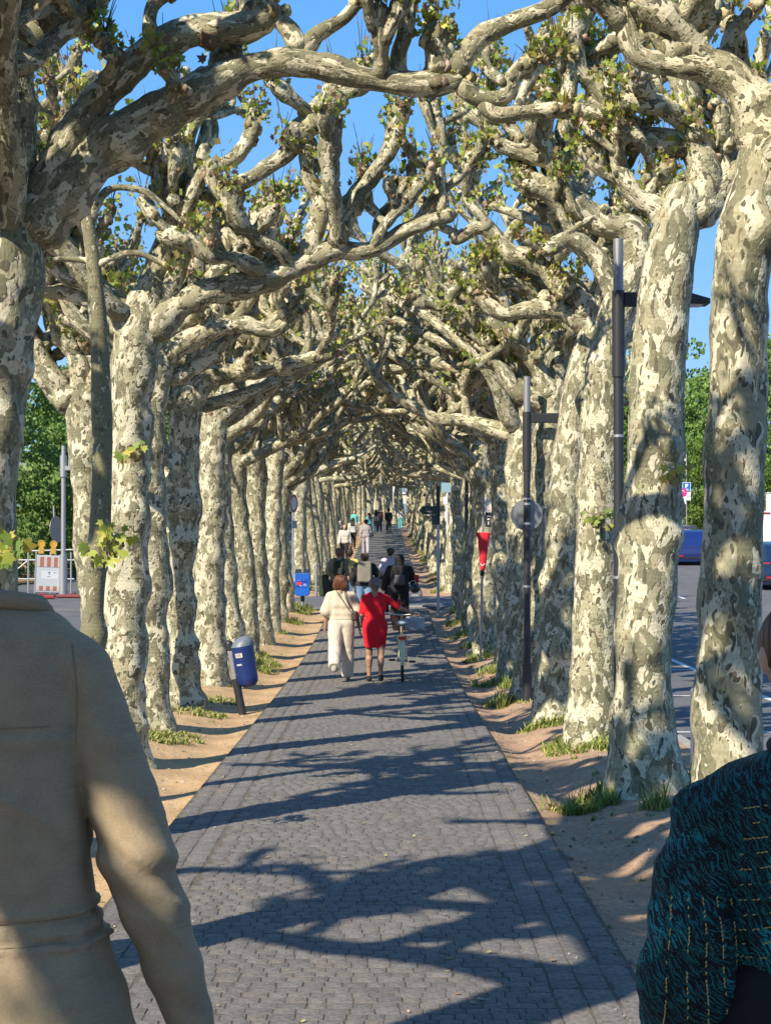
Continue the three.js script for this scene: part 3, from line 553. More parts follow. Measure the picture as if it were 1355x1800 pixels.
const L5 = tracedTree({
  D: 25, seed: 41, bark: 1, label: 'pale plane tree with a sawn-off stub high up, right behind the leaning blue bin',
  trunk: [[368, 1205, 32], [367, 1100, 27], [367, 1000, 27], [369, 900, 27], [374, 800, 26], [378, 720, 24]],
  limbs: [
    { p: [[380, 730, 18], [392, 705, 18], [404, 690, 17]], n: 0, end: 0.2 },
    { p: [[380, 740, 18], [420, 700, 17], [480, 650, 15], [520, 600, 14], [580, 590, 12]], n: 5 },
    { p: [[374, 730, 16], [360, 660, 14], [400, 600, 13], [430, 560, 12]], n: 4 },
    { p: [[372, 730, 15], [330, 690, 13], [290, 660, 12]], n: 3 },
  ], extra: [[0.9, 0.8, -0.5, 2.6, 0.10], [0.5, 0.9, -0.7, 2.2, 0.1]],
});
tracedTree({
  D: 20, seed: 47, bark: 0, label: 'plane tree leaning toward the side road, half hidden by the slender young tree',
  trunk: [[172, 1262, 32], [172, 1120, 28], [168, 1000, 28], [158, 900, 29], [150, 800, 28], [146, 740, 28], [138, 700, 27]],
  limbs: [
    { p: [[140, 720, 24], [108, 690, 24], [78, 650, 22], [50, 600, 19], [20, 560, 16]], n: 4, len: 0.8 },
    { p: [[142, 715, 22], [140, 640, 20], [110, 580, 18], [96, 520, 16], [110, 460, 14]], n: 5, len: 0.8 },
    { p: [[146, 720, 20], [180, 650, 18], [200, 590, 16], [190, 520, 14]], n: 4 },
  ], extra: [[-0.8, 0.8, -0.6, 2.0, 0.11]],
});
const R0 = tracedTree({ bulge: 0.05, amp: 0.08, burls: 26, tile: 1.75,
  D: 10.3, seed: 53, bark: 0, label: 'thick mottled plane tree beside the grey bollard, behind the teal sweater',
  trunk: [[1284, 1523, 68], [1282, 1350, 58], [1281, 1150, 57], [1285, 1000, 56], [1289, 850, 53], [1296, 700, 51], [1298, 600, 51], [1300, 500, 50], [1312, 400, 50], [1334, 310, 48], [1344, 250, 42]],
  limbs: [
    { p: [[1340, 300, 44], [1336, 225, 42], [1304, 160, 36], [1252, 118, 32], [1180, 112, 24], [1118, 96, 21], [1098, 45, 20], [1088, -20, 20]], n: 3, len: 0.6, subs: [{ p: [[1215, 115, 30], [1198, 70, 29], [1218, 20, 29], [1240, -40, 28]], end: 0.3 }, { p: [[1110, 95, 15], [1140, 50, 14], [1150, 0, 14]] }, { p: [[1270, 120, 16, -0.2], [1290, 60, 15, -0.3], [1320, 20, 15, -0.3], [1350, -20, 14, -0.3]] }, { p: [[1310, 150, 14, -0.3], [1300, 90, 15, -0.4], [1285, 40, 18, -0.4]] }] },
    { p: [[1345, 280, 36], [1380, 200, 30], [1420, 120, 26], [1440, 20, 24]], n: 2 },
  ],
  extra: [[1, 0.7, 0.3, 2.4, 0.13], [0.3, 0.9, 1, 2.4, 0.12], [0.1, 1.0, 0.9, 2.0, 0.12]],
});
const R1 = tracedTree({ bulge: 0.05, amp: 0.08, burls: 24, tile: 1.65,
  D: 13.5, seed: 59, bark: 0, label: 'broad plane tree with wrinkled bark up high, next to the tall dark lamp post',
  trunk: [[1135, 1395, 60], [1131, 1270, 50], [1130, 1120, 50], [1139, 980, 50], [1148, 830, 51], [1154, 690, 49], [1161, 580, 48], [1172, 480, 46], [1188, 395, 46], [1200, 350, 38]],
  limbs: [
    { p: [[1205, 400, 36], [1238, 345, 32], [1232, 285, 29], [1216, 230, 27], [1208, 175, 26], [1196, 132, 24]], n: 3, len: 0.6, subs: [
      { p: [[1220, 262, 24], [1195, 255, 22], [1140, 246, 20], [1102, 256, 19], [1110, 216, 17], [1055, 200, 15], [995, 194, 13], [930, 197, 12], [880, 206, 11]], n: 5, len: 0.6 },
      { p: [[1100, 240, 14], [1072, 190, 13], [1040, 145, 13], [1020, 128, 15], [1010, 80, 17], [1015, 30, 18]], n: 1 }, { p: [[995, 192, 14], [1000, 150, 15], [1004, 90, 17], [1010, 40, 20]], end: 1.4 }] },
    { p: [[1215, 400, 30], [1270, 330, 26], [1310, 290, 22], [1350, 250, 20]], n: 2 },
    { p: [[1180, 400, 26], [1150, 365, 22], [1120, 350, 18], [1095, 310, 15], [1080, 270, 14]], n: 4, len: 0.6 },
  ],
  extra: [[0.7, 0.9, -0.6, 2.0, 0.11]],
});
sprig(R1, P(1182, 832, 13.2), 12, 0.075, 0.11, 15, [3, 3, 0, 4]);
const R2 = tracedTree({ bulge: 0.04, amp: 0.07, burls: 22, tile: 1.45,
  D: 17.1, seed: 61, bark: 1, label: 'whitest plane tree of the row, directly behind the tall dark lamp post',
  trunk: [[1041, 1312, 46], [1043, 1220, 40], [1045, 1100, 39], [1050, 950, 38], [1054, 820, 36], [1058, 700, 34], [1070, 610, 32], [1088, 540, 30], [1106, 480, 30]],
  limbs: [
    { p: [[1104, 500, 29], [1117, 450, 28], [1110, 410, 27], [1072, 395, 25], [1025, 370, 24], [988, 325, 22], [970, 285, 19], [925, 270, 16], [885, 258, 14], [850, 222, 13], [812, 195, 12], [806, 172, 12]], n: 5, len: 0.6, res: 2, subs: [
      { p: [[880, 255, 13], [858, 215, 12], [848, 180, 12]] }, { p: [[985, 320, 15], [1000, 270, 14], [990, 235, 15], [1000, 215, 18]], end: 1 }, { p: [[930, 268, 12], [905, 235, 12], [890, 215, 13]] }, { p: [[1010, 350, 12], [1060, 270, 13], [1090, 230, 13]], n: 1 }] },
    { p: [[1090, 530, 22], [1060, 480, 18], [1040, 440, 16], [1000, 420, 14], [960, 440, 13]], n: 3 },
    { p: [[1110, 480, 22], [1150, 430, 18], [1190, 400, 16]], n: 2 },
  ], extra: [[-0.4, 0.9, -0.7, 2.0, 0.1]],
});
sprig(R2, P(1051, 908, 16.75), 18, 0.07, 0.15, 19, [0, 1, 3, 2]);
const R3 = tracedTree({ bulge: 0.05, amp: 0.085,
  D: 19.6, seed: 67, bark: 0, label: 'plane tree leaning toward the car road with a fan of thick limbs',
  trunk: [[973, 1270, 37], [978, 1180, 32], [983, 1060, 31], [990, 920, 30], [1000, 800, 29], [1016, 690, 27], [1036, 600, 26], [1048, 550, 24]],
  limbs: [
    { p: [[1044, 570, 24], [1010, 515, 22], [970, 480, 20], [930, 455, 18], [895, 445, 16], [850, 400, 14], [800, 420, 12]], n: 5, res: 1.8 },
    { p: [[1040, 580, 20], [990, 550, 17], [930, 545, 15], [880, 550, 14], [840, 520, 13]], n: 4 },
    { p: [[1048, 560, 20], [1060, 500, 18], [1055, 430, 16], [1020, 380, 14]], n: 3 },
    { p: [[1050, 560, 18], [1110, 520, 16], [1160, 480, 14]], n: 3 },
  ], extra: [[-0.9, 0.8, -0.5, 2.6, 0.10]],
});
const R4 = tracedTree({ bulge: 0.05, amp: 0.085,
  D: 23, seed: 71, bark: 2, label: 'plane tree before the lamp post that carries a round grey disc',
  trunk: [[931, 1228, 28], [936, 1120, 24], [942, 980, 23], [948, 860, 23], [962, 760, 22], [975, 690, 21]],
  limbs: [
    { p: [[973, 710, 19], [940, 640, 17], [900, 600, 15], [850, 560, 14], [800, 555, 12]], n: 5 },
    { p: [[970, 710, 17], [910, 690, 15], [870, 640, 13], [830, 640, 12]], n: 4 },
    { p: [[976, 700, 17], [980, 640, 16], [1000, 590, 14]], n: 3 },
    { p: [[976, 700, 16], [1020, 660, 14], [1060, 610, 12]], n: 3 },
  ], extra: [[-0.9, 0.8, -0.5, 2.6, 0.10], [-0.5, 0.9, -0.6, 2.0, 0.1]],
});
// the rest of both rows: copies of grown trees
{
  const cell = { 2: [], 1: [], 0: [] };
  const proto = (ql, k) => (cell[ql][k] ??= makeTree(900 + ql * 97 + k * 13, ql, 1, { r: 0.19 + 0.02 * (k % 3), fork: 3.9 + 0.15 * (k % 4) }));
  const ORD = (n) => { const a = ['first', 'second', 'third', 'fourth', 'fifth', 'sixth', 'seventh', 'eighth', 'ninth', 'tenth', 'eleventh', 'twelfth', 'thirteenth', 'fourteenth', 'fifteenth', 'sixteenth', 'seventeenth', 'eighteenth', 'nineteenth', 'twentieth']; return n < 20 ? a[n] : 'twenty-' + a[n - 20]; };
  const r = RNG(77);
  function place(ql, k, x, D, inw, label, group, tilt = 0.03) {
    const t = proto(ql, k).clone(); t.name = numbered('plane_tree'); t.position.set(x, groundY(x, D), -D);
    t.rotation.set((r() - 0.5) * tilt, (inw > 0 ? 0 : Math.PI) + (r() - 0.5) * 0.5, (r() - 0.5) * tilt); const s = 0.93 + r() * 0.14; t.scale.set(s, s * (0.97 + r() * 0.08), s);
    tag(t, label, 'tree', group); scene.add(t); return t;
  }
  let k = 0;
  const behind = 'plane tree standing behind the walkers in the foreground, at the near end of the avenue';
  cell[3] = [0, 1, 2].map((i) => makeTree(1400 + i * 7, 1, 1, { r: 0.21, fork: 4.7, clean: true }));
  for (const D of [6.6, 3.6, 0.5, -2.8, -6]) { const c = D > 1 ? 3 : 1; place(D > 5 ? 3 : 1, k++ % 3, -2.5, D === 0.5 ? 0.1 : D, D > 1 ? -1 : 1, behind, 'trees behind the viewpoint'); place(c, k++ % 3, 2.2, D - 0.3, -1, behind, 'trees behind the viewpoint'); }
  for (let D = 28.4, i = 0; D < 46; D += 3.15, i++) place(1, i % 5, -2.55 + (r() - 0.5) * 0.2, D, 1, 'mottled plane tree on the sandy verge, ' + ORD(i + 1) + ' past the leaning blue bin', ROW_S);
  for (let D = 26.2, i = 2; D < 46; D += 3.15, i++) place(1, i % 5, 2.02 + (r() - 0.5) * 0.2, D, -1, 'mottled plane tree on the gravel verge, ' + ORD(i - 2) + ' past the post with the grey disc', ROW_G);
  for (let D = 53, i = 0; D < 140; D += 3.3, i++) { place(0, i % 6, -2.6 + (r() - 0.5) * 0.25, D, 1, ORD(i) + ' plane tree past the side street on the verge of the blue bins', 'trees beyond the side street'); }
  for (let D = 52.4, i = 3; D < 140; D += 3.3, i++) { place(0, i % 6, 2.05 + (r() - 0.5) * 0.25, D, -1, ORD(i - 3) + ' plane tree past the side street on the verge of the signpost', 'trees beyond the side street'); }
  // the avenue bends at its far end: trunks close the view
  for (let i = 0; i < 22; i++) place(0, i % 6, -2.2 + (i % 7) * 0.75 + (r() - 0.5) * 0.5 - (i > 10 ? 1.5 : 0), 146 + i * 2.1, i % 2 ? 1 : -1, 'plane tree closing the far end of the avenue', 'trees closing the avenue');
}
console.log('tree triangles', trianglesOfTrees);

// ---------------------------------------------------------------- green trees beyond the roads
{
  const M_GREEN = new THREE.MeshPhysicalMaterial({ vertexColors: true, roughness: 0.7, transmission: 0.3, thickness: 0, side: THREE.DoubleSide });
  const GREEN = [[0.10, 0.20, 0.025], [0.14, 0.26, 0.03], [0.08, 0.16, 0.02], [0.19, 0.30, 0.04]];
  function makeGreen(seed, h, w, n, low) {
    const root = new THREE.Group(), rng = RNG(seed), q = new Geo(), tq = new Geo();
    addTube(tq, [V(0, -0.2, 0), V(0.05, h * 0.25, 0), V(0, h * 0.6, 0.1), V(0, h * 0.85, 0)], [0.28, 0.22, 0.14, 0.04], { seg: 10, rad: 8, amp: 0.12, tint: [0.55, 0.5, 0.42] });
    const clumps = [];
    for (let k = 0; k < 95; k++) {
      const a = rng() * 6.28, t = rng(), y = lerp(low, h, t), rad = w * Math.sqrt(Math.max(0.03, 1 - (2 * t - 0.85) ** 2 / 1.4)) * (0.55 + 0.45 * Math.sqrt(rng()));
      clumps.push([Math.cos(a) * rad, y, Math.sin(a) * rad, 0.45 + rng() * 0.55]);
      if (k % 9 === 0) addTube(tq, [V(0, y * 0.75, 0), V(Math.cos(a) * rad * 0.5, y * 0.92, Math.sin(a) * rad * 0.5), V(Math.cos(a) * rad, y, Math.sin(a) * rad)], [0.07, 0.05, 0.02], { seg: 5, rad: 5, amp: 0.1, tint: [0.55, 0.5, 0.42] });
    }
    for (let k = 0; k < n; k++) {
      const c = clumps[k % clumps.length], u = rng() * 2 - 1, a = rng() * 6.28, s = Math.sqrt(1 - u * u), rr = c[3] * (0.75 + 0.3 * rng());
      const at = V(c[0] + Math.cos(a) * s * rr, c[1] + u * rr * 0.62, c[2] + Math.sin(a) * s * rr), b = q.count, col = GREEN[Math.floor(rng() * 4)], m = 0.8 + rng() * 0.4, sz = 0.10 + rng() * 0.10;
      _e.set((rng() - 0.5) * 1.8 - 0.6, rng() * 6.28, (rng() - 0.5) * 1.2); _q.setFromEuler(_e); const nv = V(0, 0, 1).applyQuaternion(_q);
      for (const [x, y] of [[0, -0.5], [0.4, 0], [0, 0.6], [-0.4, 0]]) { _v.set(x * sz, y * sz, 0).applyQuaternion(_q); q.p.push(at.x + _v.x, at.y + _v.y, at.z + _v.z); q.n.push(nv.x, nv.y, nv.z); q.u.push(x, y); q.c.push(col[0] * m, col[1] * m, col[2] * m); }
      q.i.push(b, b + 1, b + 3, b + 1, b + 2, b + 3);
    }
    part('trunk', tq.build(), BARKS[2], root); const cr = part('crown', q.build(), M_GREEN, root); cr.userData.kind = 'stuff';
    return root;
  }
  const protos = [makeGreen(1, 7.5, 2.6, 15000, 0.6), makeGreen(2, 8.5, 3.0, 15000, 0.9), makeGreen(3, 6.5, 2.8, 15000, 0.3)];
  const r = RNG(9);
  const put = (k, x, D, s, label, group) => { const t = protos[k].clone(); t.name = numbered('leafy_tree'); t.position.set(x, g(D) - 0.25, -D); t.rotation.y = r() * 6.28; t.scale.setScalar(s); tag(t, label, 'tree', group); scene.add(t); };
  [[-14.2, 60, 0.92, 0], [-11.6, 64, 0.86, 2], [-9.6, 68, 0.9, 1], [-15.5, 68, 1.05, 1], [-13, 72, 1.1, 0]].forEach(([x, D, s, k]) => put(k, x, D, s, 'dense dark green tree behind the grey street lamp and the barrier board', 'green trees beyond the side road'));
  for (let D = 80, i = 0; D < 190; D += 8, i++) put(i % 3, -13 + (r() - 0.5) * 3, D, 1.0 + r() * 0.3, 'dense dark green tree far along the side road', 'green trees far along the side road');
  [[19.5, 96, 1.2, 1], [23, 104, 1.5, 0], [18.4, 112, 1.5, 1], [16.2, 92, 0.9, 2], [27, 118, 1.6, 1], [21.5, 88, 1.1, 2], [25.5, 92, 1.35, 0]].forEach(([x, D, s, k]) => put(k, x, D, s, 'green tree behind the parking sign, across the car road', 'green trees across the car road'));
  for (let D = 124, i = 0; D < 200; D += 11, i++) put(i % 3, 18 + (r() - 0.5) * 4, D, 1.3 + r() * 0.3, 'green tree far along the car road', 'green trees far along the car road');
}
// ---------------------------------------------------------------- people: distance fields meshed into continuous surfaces
function surfaceNets(f, lo, hi, cell) {
  const nx = Math.ceil((hi[0] - lo[0]) / cell) + 2, ny = Math.ceil((hi[1] - lo[1]) / cell) + 2, nz = Math.ceil((hi[2] - lo[2]) / cell) + 2, F = new Float32Array(nx * ny * nz);
  // coarse skip: evaluate every third sample, fill the rest only near the surface
  const ID = (i, j, k) => (k * ny + j) * nx + i, X = (i) => lo[0] + (i - 0.5) * cell, Y = (j) => lo[1] + (j - 0.5) * cell, Z = (k) => lo[2] + (k - 0.5) * cell, B = 4, lim = cell * B * 1.9;
  for (let k = 0; k < nz; k += B) for (let j = 0; j < ny; j += B) for (let i = 0; i < nx; i += B) {
    const d = f(X(i + B / 2), Y(j + B / 2), Z(k + B / 2)), far = Math.abs(d) > lim;
    for (let c = k; c < Math.min(nz, k + B); c++) for (let b = j; b < Math.min(ny, j + B); b++) for (let a = i; a < Math.min(nx, i + B); a++) F[ID(a, b, c)] = far ? d : f(X(a), Y(b), Z(c));
  }
  const vid = new Int32Array(nx * ny * nz).fill(-1), p = [], idx = [];
  const E = [[0, 1], [2, 3], [4, 5], [6, 7], [0, 2], [1, 3], [4, 6], [5, 7], [0, 4], [1, 5], [2, 6], [3, 7]], v = new Float32Array(8);
  for (let k = 0; k < nz - 1; k++) for (let j = 0; j < ny - 1; j++) for (let i = 0; i < nx - 1; i++) {
    let m = 0; for (let c = 0; c < 8; c++) { v[c] = F[ID(i + (c & 1), j + ((c >> 1) & 1), k + (c >> 2))]; if (v[c] < 0) m++; }
    if (m === 0 || m === 8) continue;
    let sx = 0, sy = 0, sz = 0, n = 0;
    for (const [a, b] of E) if ((v[a] < 0) !== (v[b] < 0)) { const t = v[a] / (v[a] - v[b]); sx += (a & 1) + t * ((b & 1) - (a & 1)); sy += ((a >> 1) & 1) + t * (((b >> 1) & 1) - ((a >> 1) & 1)); sz += (a >> 2) + t * ((b >> 2) - (a >> 2)); n++; }
    vid[ID(i, j, k)] = p.length / 3; p.push(X(i + sx / n), Y(j + sy / n), Z(k + sz / n));
  }
  const quad = (a, b, c, d, flip) => { if (a < 0 || b < 0 || c < 0 || d < 0) return; if (flip) idx.push(a, c, b, a, d, c); else idx.push(a, b, c, a, c, d); };
  for (let k = 1; k < nz - 1; k++) for (let j = 1; j < ny - 1; j++) for (let i = 1; i < nx - 1; i++) {
    const s = F[ID(i, j, k)] < 0;
    if (s !== (F[ID(i + 1, j, k)] < 0)) quad(vid[ID(i, j, k)], vid[ID(i, j - 1, k)], vid[ID(i, j - 1, k - 1)], vid[ID(i, j, k - 1)], s);
    if (s !== (F[ID(i, j + 1, k)] < 0)) quad(vid[ID(i, j, k)], vid[ID(i, j, k - 1)], vid[ID(i - 1, j, k - 1)], vid[ID(i - 1, j, k)], s);
    if (s !== (F[ID(i, j, k + 1)] < 0)) quad(vid[ID(i, j, k)], vid[ID(i - 1, j, k)], vid[ID(i - 1, j - 1, k)], vid[ID(i, j - 1, k)], s);
  }
  const q = new THREE.BufferGeometry(); q.setAttribute('position', new THREE.Float32BufferAttribute(p, 3)); q.setIndex(idx);
  // drop corner twins and orient outward by the field's slope
  q.computeVertexNormals();
  const nr = q.attributes.normal; let out = 0;
  for (let i = 0; i < nr.count; i += 17) { const x = p[i * 3], y = p[i * 3 + 1], z = p[i * 3 + 2], e = cell; out += (f(x + nr.getX(i) * e, y + nr.getY(i) * e, z + nr.getZ(i) * e) > f(x - nr.getX(i) * e, y - nr.getY(i) * e, z - nr.getZ(i) * e)) ? 1 : -1; }
  if (out < 0) { for (let i = 0; i < idx.length; i += 3) { const t = idx[i + 1]; idx[i + 1] = idx[i + 2]; idx[i + 2] = t; } q.setIndex(idx); q.computeVertexNormals(); }
  const uv = new Float32Array(p.length / 3 * 2); for (let i = 0; i < uv.length / 2; i++) { uv[i * 2] = p[i * 3] + p[i * 3 + 2] * 0.6; uv[i * 2 + 1] = p[i * 3 + 1]; } q.setAttribute('uv', new THREE.BufferAttribute(uv, 2));
  return q;
}
const smin = (a, b, k) => { const h = clamp(0.5 + 0.5 * (b - a) / k); return lerp(b, a, h) - k * h * (1 - h); };
// bones: [ax, ay, az, bx, by, bz, ra, rb, flat] ; flat < 1 thins the bone front to back
function boneField(bones, k = 0.03) {
  return (x, y, z) => {
    let d = 1e3;
    for (const b of bones) {
      const fl = b[8] ?? 1, dx = b[3] - b[0], dy = b[4] - b[1], dz = b[5] - b[2], px = x - b[0], py = y - b[1], pz = z - b[2], L = dx * dx + dy * dy + dz * dz, h = L > 0 ? clamp((px * dx + py * dy + pz * dz) / L) : 0;
      const ex = px - dx * h, ey = py - dy * h, ez = (pz - dz * h) / fl, r = b[6] + (b[7] - b[6]) * h;
      const q = (Math.sqrt(ex * ex + ey * ey + ez * ez) - r) * (fl < 1 ? 0.5 + 0.5 * fl : 1);
      d = d > 100 ? q : smin(d, q, k);
    }
    return d;
  };
}
function boundsOf(bones, pad = 0.05) {
  const lo = [1e9, 1e9, 1e9], hi = [-1e9, -1e9, -1e9];
  for (const b of bones) for (let c = 0; c < 3; c++) { const r = Math.max(b[6], b[7]) + pad; lo[c] = Math.min(lo[c], b[c] - r, b[c + 3] - r); hi[c] = Math.max(hi[c], b[c] + r, b[c + 3] + r); }
  return [lo, hi];
}
// hands: palm and five fingers; wrist at the origin, fingers along -y, thumb toward +x
function handGeo(curl, spread) {
  const bones = [[0, 0.012, 0, 0, -0.03, 0, 0.024, 0.026, 0.6], [-0.022, -0.045, 0, 0.024, -0.045, 0, 0.019, 0.019, 0.62], [-0.022, -0.075, 0, 0.024, -0.078, 0, 0.014, 0.015, 0.8]];
  [[-0.033, 0.055], [-0.013, 0.07], [0.009, 0.075], [0.030, 0.068]].forEach(([x, l], i) => {
    let p = [x, -0.082, 0], a = curl * 0.5; const s = (i - 1.5) * spread;
    for (let j = 0; j < 3; j++) { const m = l * [0.45, 0.32, 0.23][j], q = [p[0] + s * m, p[1] - Math.cos(a) * m, p[2] - Math.sin(a) * m]; bones.push([...p, ...q, 0.0088 - j * 0.0009, 0.0080 - j * 0.0009]); p = q; a += curl; }
  });
  bones.push([0.022, -0.025, 0, 0.048, -0.055, -0.012, 0.013, 0.0105], [0.048, -0.055, -0.012, 0.055, -0.085, -0.022 - curl * 0.01, 0.010, 0.008]);
  const f = boneField(bones, 0.006), [lo, hi] = boundsOf(bones, 0.012); return surfaceNets(f, lo, hi, 0.0042);
}
const HAND_LOOSE = handGeo(0.35, 0.08), HAND_GRIP = handGeo(1.05, 0.03);
function placedHand(geo, wrist, dir, side, size, thumbFwd = true) {
  const q = geo.clone(); if (side < 0) { q.scale(-1, 1, 1); const i = q.index.array; for (let k = 0; k < i.length; k += 3) { const t = i[k + 1]; i[k + 1] = i[k + 2]; i[k + 2] = t; } q.computeVertexNormals(); }
  q.scale(size, size, size); if (thumbFwd) q.rotateY(side > 0 ? Math.PI * 0.5 : -Math.PI * 0.5);
  q.applyQuaternion(new THREE.Quaternion().setFromUnitVectors(V(0, -1, 0), dir.clone().normalize())); q.translate(wrist.x, wrist.y, wrist.z); return q;
}
const joinGeo = (list) => mergeGeometries(list.map((q) => { const h = q.clone(); for (const k of Object.keys(h.attributes)) if (!['position', 'normal', 'uv'].includes(k)) h.deleteAttribute(k); return h; }), false);
const T_CLOTH = texture(256, (u, v) => { const a = fbm(u, v, 64, 64, 5, 2), w = Math.sin(u * 256 * 1.57) * Math.sin(v * 256 * 1.57), b = fbm(u, v, 6, 6, 9, 3), k = 1 + a * 0.06 + w * 0.03 + b * 0.05; return [245 * k, 245 * k, 245 * k, 0.5 + a * 0.2 + w * 0.2]; });
const T_HAIR = texture(256, (u, v) => { const a = fbm(u + 0.05 * fbm(u, v, 4, 4, 3, 2), v, 36, 2, 41, 3), b = fbm(u, v, 90, 4, 47, 2), k = 0.72 + a * 0.45 + b * 0.25; return [235 * k, 230 * k, 225 * k, 0.5 + a * 0.35 + b * 0.3]; });
const hairMat = (c) => { const t = { map: T_HAIR.map.clone(), bumpMap: T_HAIR.bumpMap.clone() }; for (const k in t) { t[k].repeat.set(4, 2); t[k].needsUpdate = true; } return new THREE.MeshPhysicalMaterial({ color: lin(c[0] * 1.35, c[1] * 1.35, c[2] * 1.35), ...t, bumpScale: 0.006, roughness: 0.5 }); };
const clothMats = new Map();
function cloth(r, g_, b, rough = 0.9) {
  const key = [r, g_, b, rough].join(); if (!clothMats.has(key)) { const t = { map: T_CLOTH.map.clone(), bumpMap: T_CLOTH.bumpMap.clone() }; for (const k in t) { t[k].repeat.set(4, 4); t[k].needsUpdate = true; } clothMats.set(key, new THREE.MeshPhysicalMaterial({ color: lin(r, g_, b), ...t, bumpScale: 0.0005, roughness: rough, sheen: 0.25, sheenRoughness: 0.6, sheenColor: lin(r, g_, b) })); }
  return clothMats.get(key);
}
const SKIN = [0.52, 0.32, 0.22], SKIN_DARK = [0.30, 0.17, 0.11];
// pose: legs {l: [swing, bend], r: ...}, arms {l: [swing, out, bend, forearmOut], ...}; the figure faces -z
function makePerson(o) {
  const { label, x, D, H, turn = 0, cell = 0.02, w = 1, legs = { l: [0.25, 0.1], r: [-0.25, 0.25] }, arms = { l: [-0.2, 0.12, 0.25, 0], r: [0.2, 0.12, 0.25, 0] }, top, bottom, shoes = [0.04, 0.04, 0.04], hair, skin = SKIN, headTurn = 0, headTilt = 0, group, lift = 0, grip = {}, seat = 0, face = true, noise = 0.006, armPts, covered = false } = o;
  const root = thing('person', label, 'person', [x, groundY(x, D) + lift, -D], turn, group);
  const J = {}, S = (a) => a * H;
  for (const [k, sg] of [['l', -1], ['r', 1]]) {
    const [a, bend] = legs[k], hip = V(sg * S(0.052) * w, S(0.525), 0), out = (legs[k][2] ?? 0.02) * sg;
    const knee = hip.clone().add(V(out * S(0.245), -Math.cos(a) * S(0.243), -Math.sin(a) * S(0.243))), a2 = a - bend, ank = knee.clone().add(V(0, -Math.cos(a2) * S(0.243), -Math.sin(a2) * S(0.243)));
    J['hip' + k] = hip; J['knee' + k] = knee; J['ank' + k] = ank;
    const [s, ou, eb, fo = 0] = arms[k], sh = V(sg * S(0.108) * w, S(0.812), 0), el = sh.clone().add(V(sg * Math.sin(ou), -Math.cos(ou) * Math.cos(s), -Math.cos(ou) * Math.sin(s)).multiplyScalar(S(0.172))), f2 = s + eb, ou2 = ou + fo;
    const wr = el.clone().add(V(sg * Math.sin(ou2), -Math.cos(ou2) * Math.cos(f2), -Math.cos(ou2) * Math.sin(f2)).multiplyScalar(S(0.148)));
    J['sh' + k] = sh; J['el' + k] = el; J['wr' + k] = wr;
  }
  const drop = seat ? 0 : Math.min(J.ankl.y, J.ankr.y) - S(0.045);
  for (const k in J) J[k].y -= drop;
  for (const k in armPts ?? {}) armPts[k].forEach((p, i) => { J[['sh', 'el', 'wr'][i] + k] = p.clone(); });
  const Y = (a) => S(a) - drop, B = (a, b, ra, rb = ra, fl) => [a.x, a.y, a.z, b.x, b.y, b.z, S(ra), S(rb), fl], head = V(0, Y(0.925), -S(0.012));
  J.head = head;
  const rotH = (v) => { const q = v.clone().applyEuler(new THREE.Euler(headTilt, headTurn, 0)); return V(head.x + q.x * H, head.y + q.y * H, head.z + q.z * H); };
  const torso = (e, wid = 1) => [B(V(-S(0.03), Y(0.838), 0), V(-S(0.092) * w, Y(0.806), 0), 0.024 + e * 0.6, 0.026 + e * 0.6), B(V(S(0.03), Y(0.838), 0), V(S(0.092) * w, Y(0.806), 0), 0.024 + e * 0.6, 0.026 + e * 0.6),
    B(V(-S(0.052) * w, Y(0.772), 0), V(S(0.052) * w, Y(0.772), 0), 0.050 + e, 0.050 + e, 0.9), B(V(-S(0.05) * w, Y(0.72), 0), V(S(0.05) * w, Y(0.72), 0), 0.058 + e, 0.058 + e, 0.95),
    B(V(-S(0.036) * w * wid, Y(0.635), 0), V(S(0.036) * w * wid, Y(0.635), 0), 0.055 + e * 1.2, 0.055 + e * 1.2, 0.95), B(V(-S(0.046) * w, Y(0.55), S(0.004)), V(S(0.046) * w, Y(0.55), S(0.004)), 0.066 + e, 0.066 + e, 0.98)];
  const armB = (k, e, low = 1) => { const mid = J['el' + k].clone().lerp(J['wr' + k], low); return [B(J['sh' + k], J['el' + k], 0.028 + e * 0.7, 0.024 + e), ...(low > 0 ? [B(J['el' + k], mid, 0.024 + e, lerp(0.024, 0.016, low) + e)] : [])]; };
  const legB = (k, e0, e1) => [B(J['hip' + k].clone().setY(J['hip' + k].y + S(0.01)), J['knee' + k], 0.052 + e0, 0.032 + (e0 + e1) / 2), B(J['knee' + k], J['ank' + k], 0.033 + (e0 + e1) / 2, 0.019 + e1)];
  const calf = (k) => { const c = J['knee' + k].clone().lerp(J['ank' + k], 0.3); c.z += S(0.008); return B(c, c.clone().lerp(J['ank' + k], 0.3), 0.034, 0.026); };
  // body: one continuous skin
  const hb = [B(rotH(V(0, 0.012, 0.004)), rotH(V(0, 0.014, 0)), 0.0545), B(rotH(V(0, -0.02, -0.016)), rotH(V(0, -0.042, -0.026)), 0.040, 0.027), B(rotH(V(0, 0.0, -0.058)), rotH(V(0, -0.014, -0.066)), 0.006, 0.010),
    B(rotH(V(-0.05, -0.004, 0.004)), rotH(V(-0.054, 0.008, 0.008)), 0.010), B(rotH(V(0.05, -0.004, 0.004)), rotH(V(0.054, 0.008, 0.008)), 0.010), B(V(0, Y(0.83), S(0.004)), rotH(V(0, -0.03, 0.01)), 0.034, 0.031)];
  const bb = [...hb, ...(covered ? torso(-0.012).slice(4) : torso(-0.008)), ...armB('l', -0.002), ...armB('r', -0.002), ...legB('l', -0.004, 0), ...legB('r', -0.004, 0), calf('l'), calf('r')];
  for (const k of ['l', 'r']) bb.push(B(J['ank' + k], J['ank' + k].clone().add(V(0, -S(0.02), -S(0.07))), 0.019, 0.015));
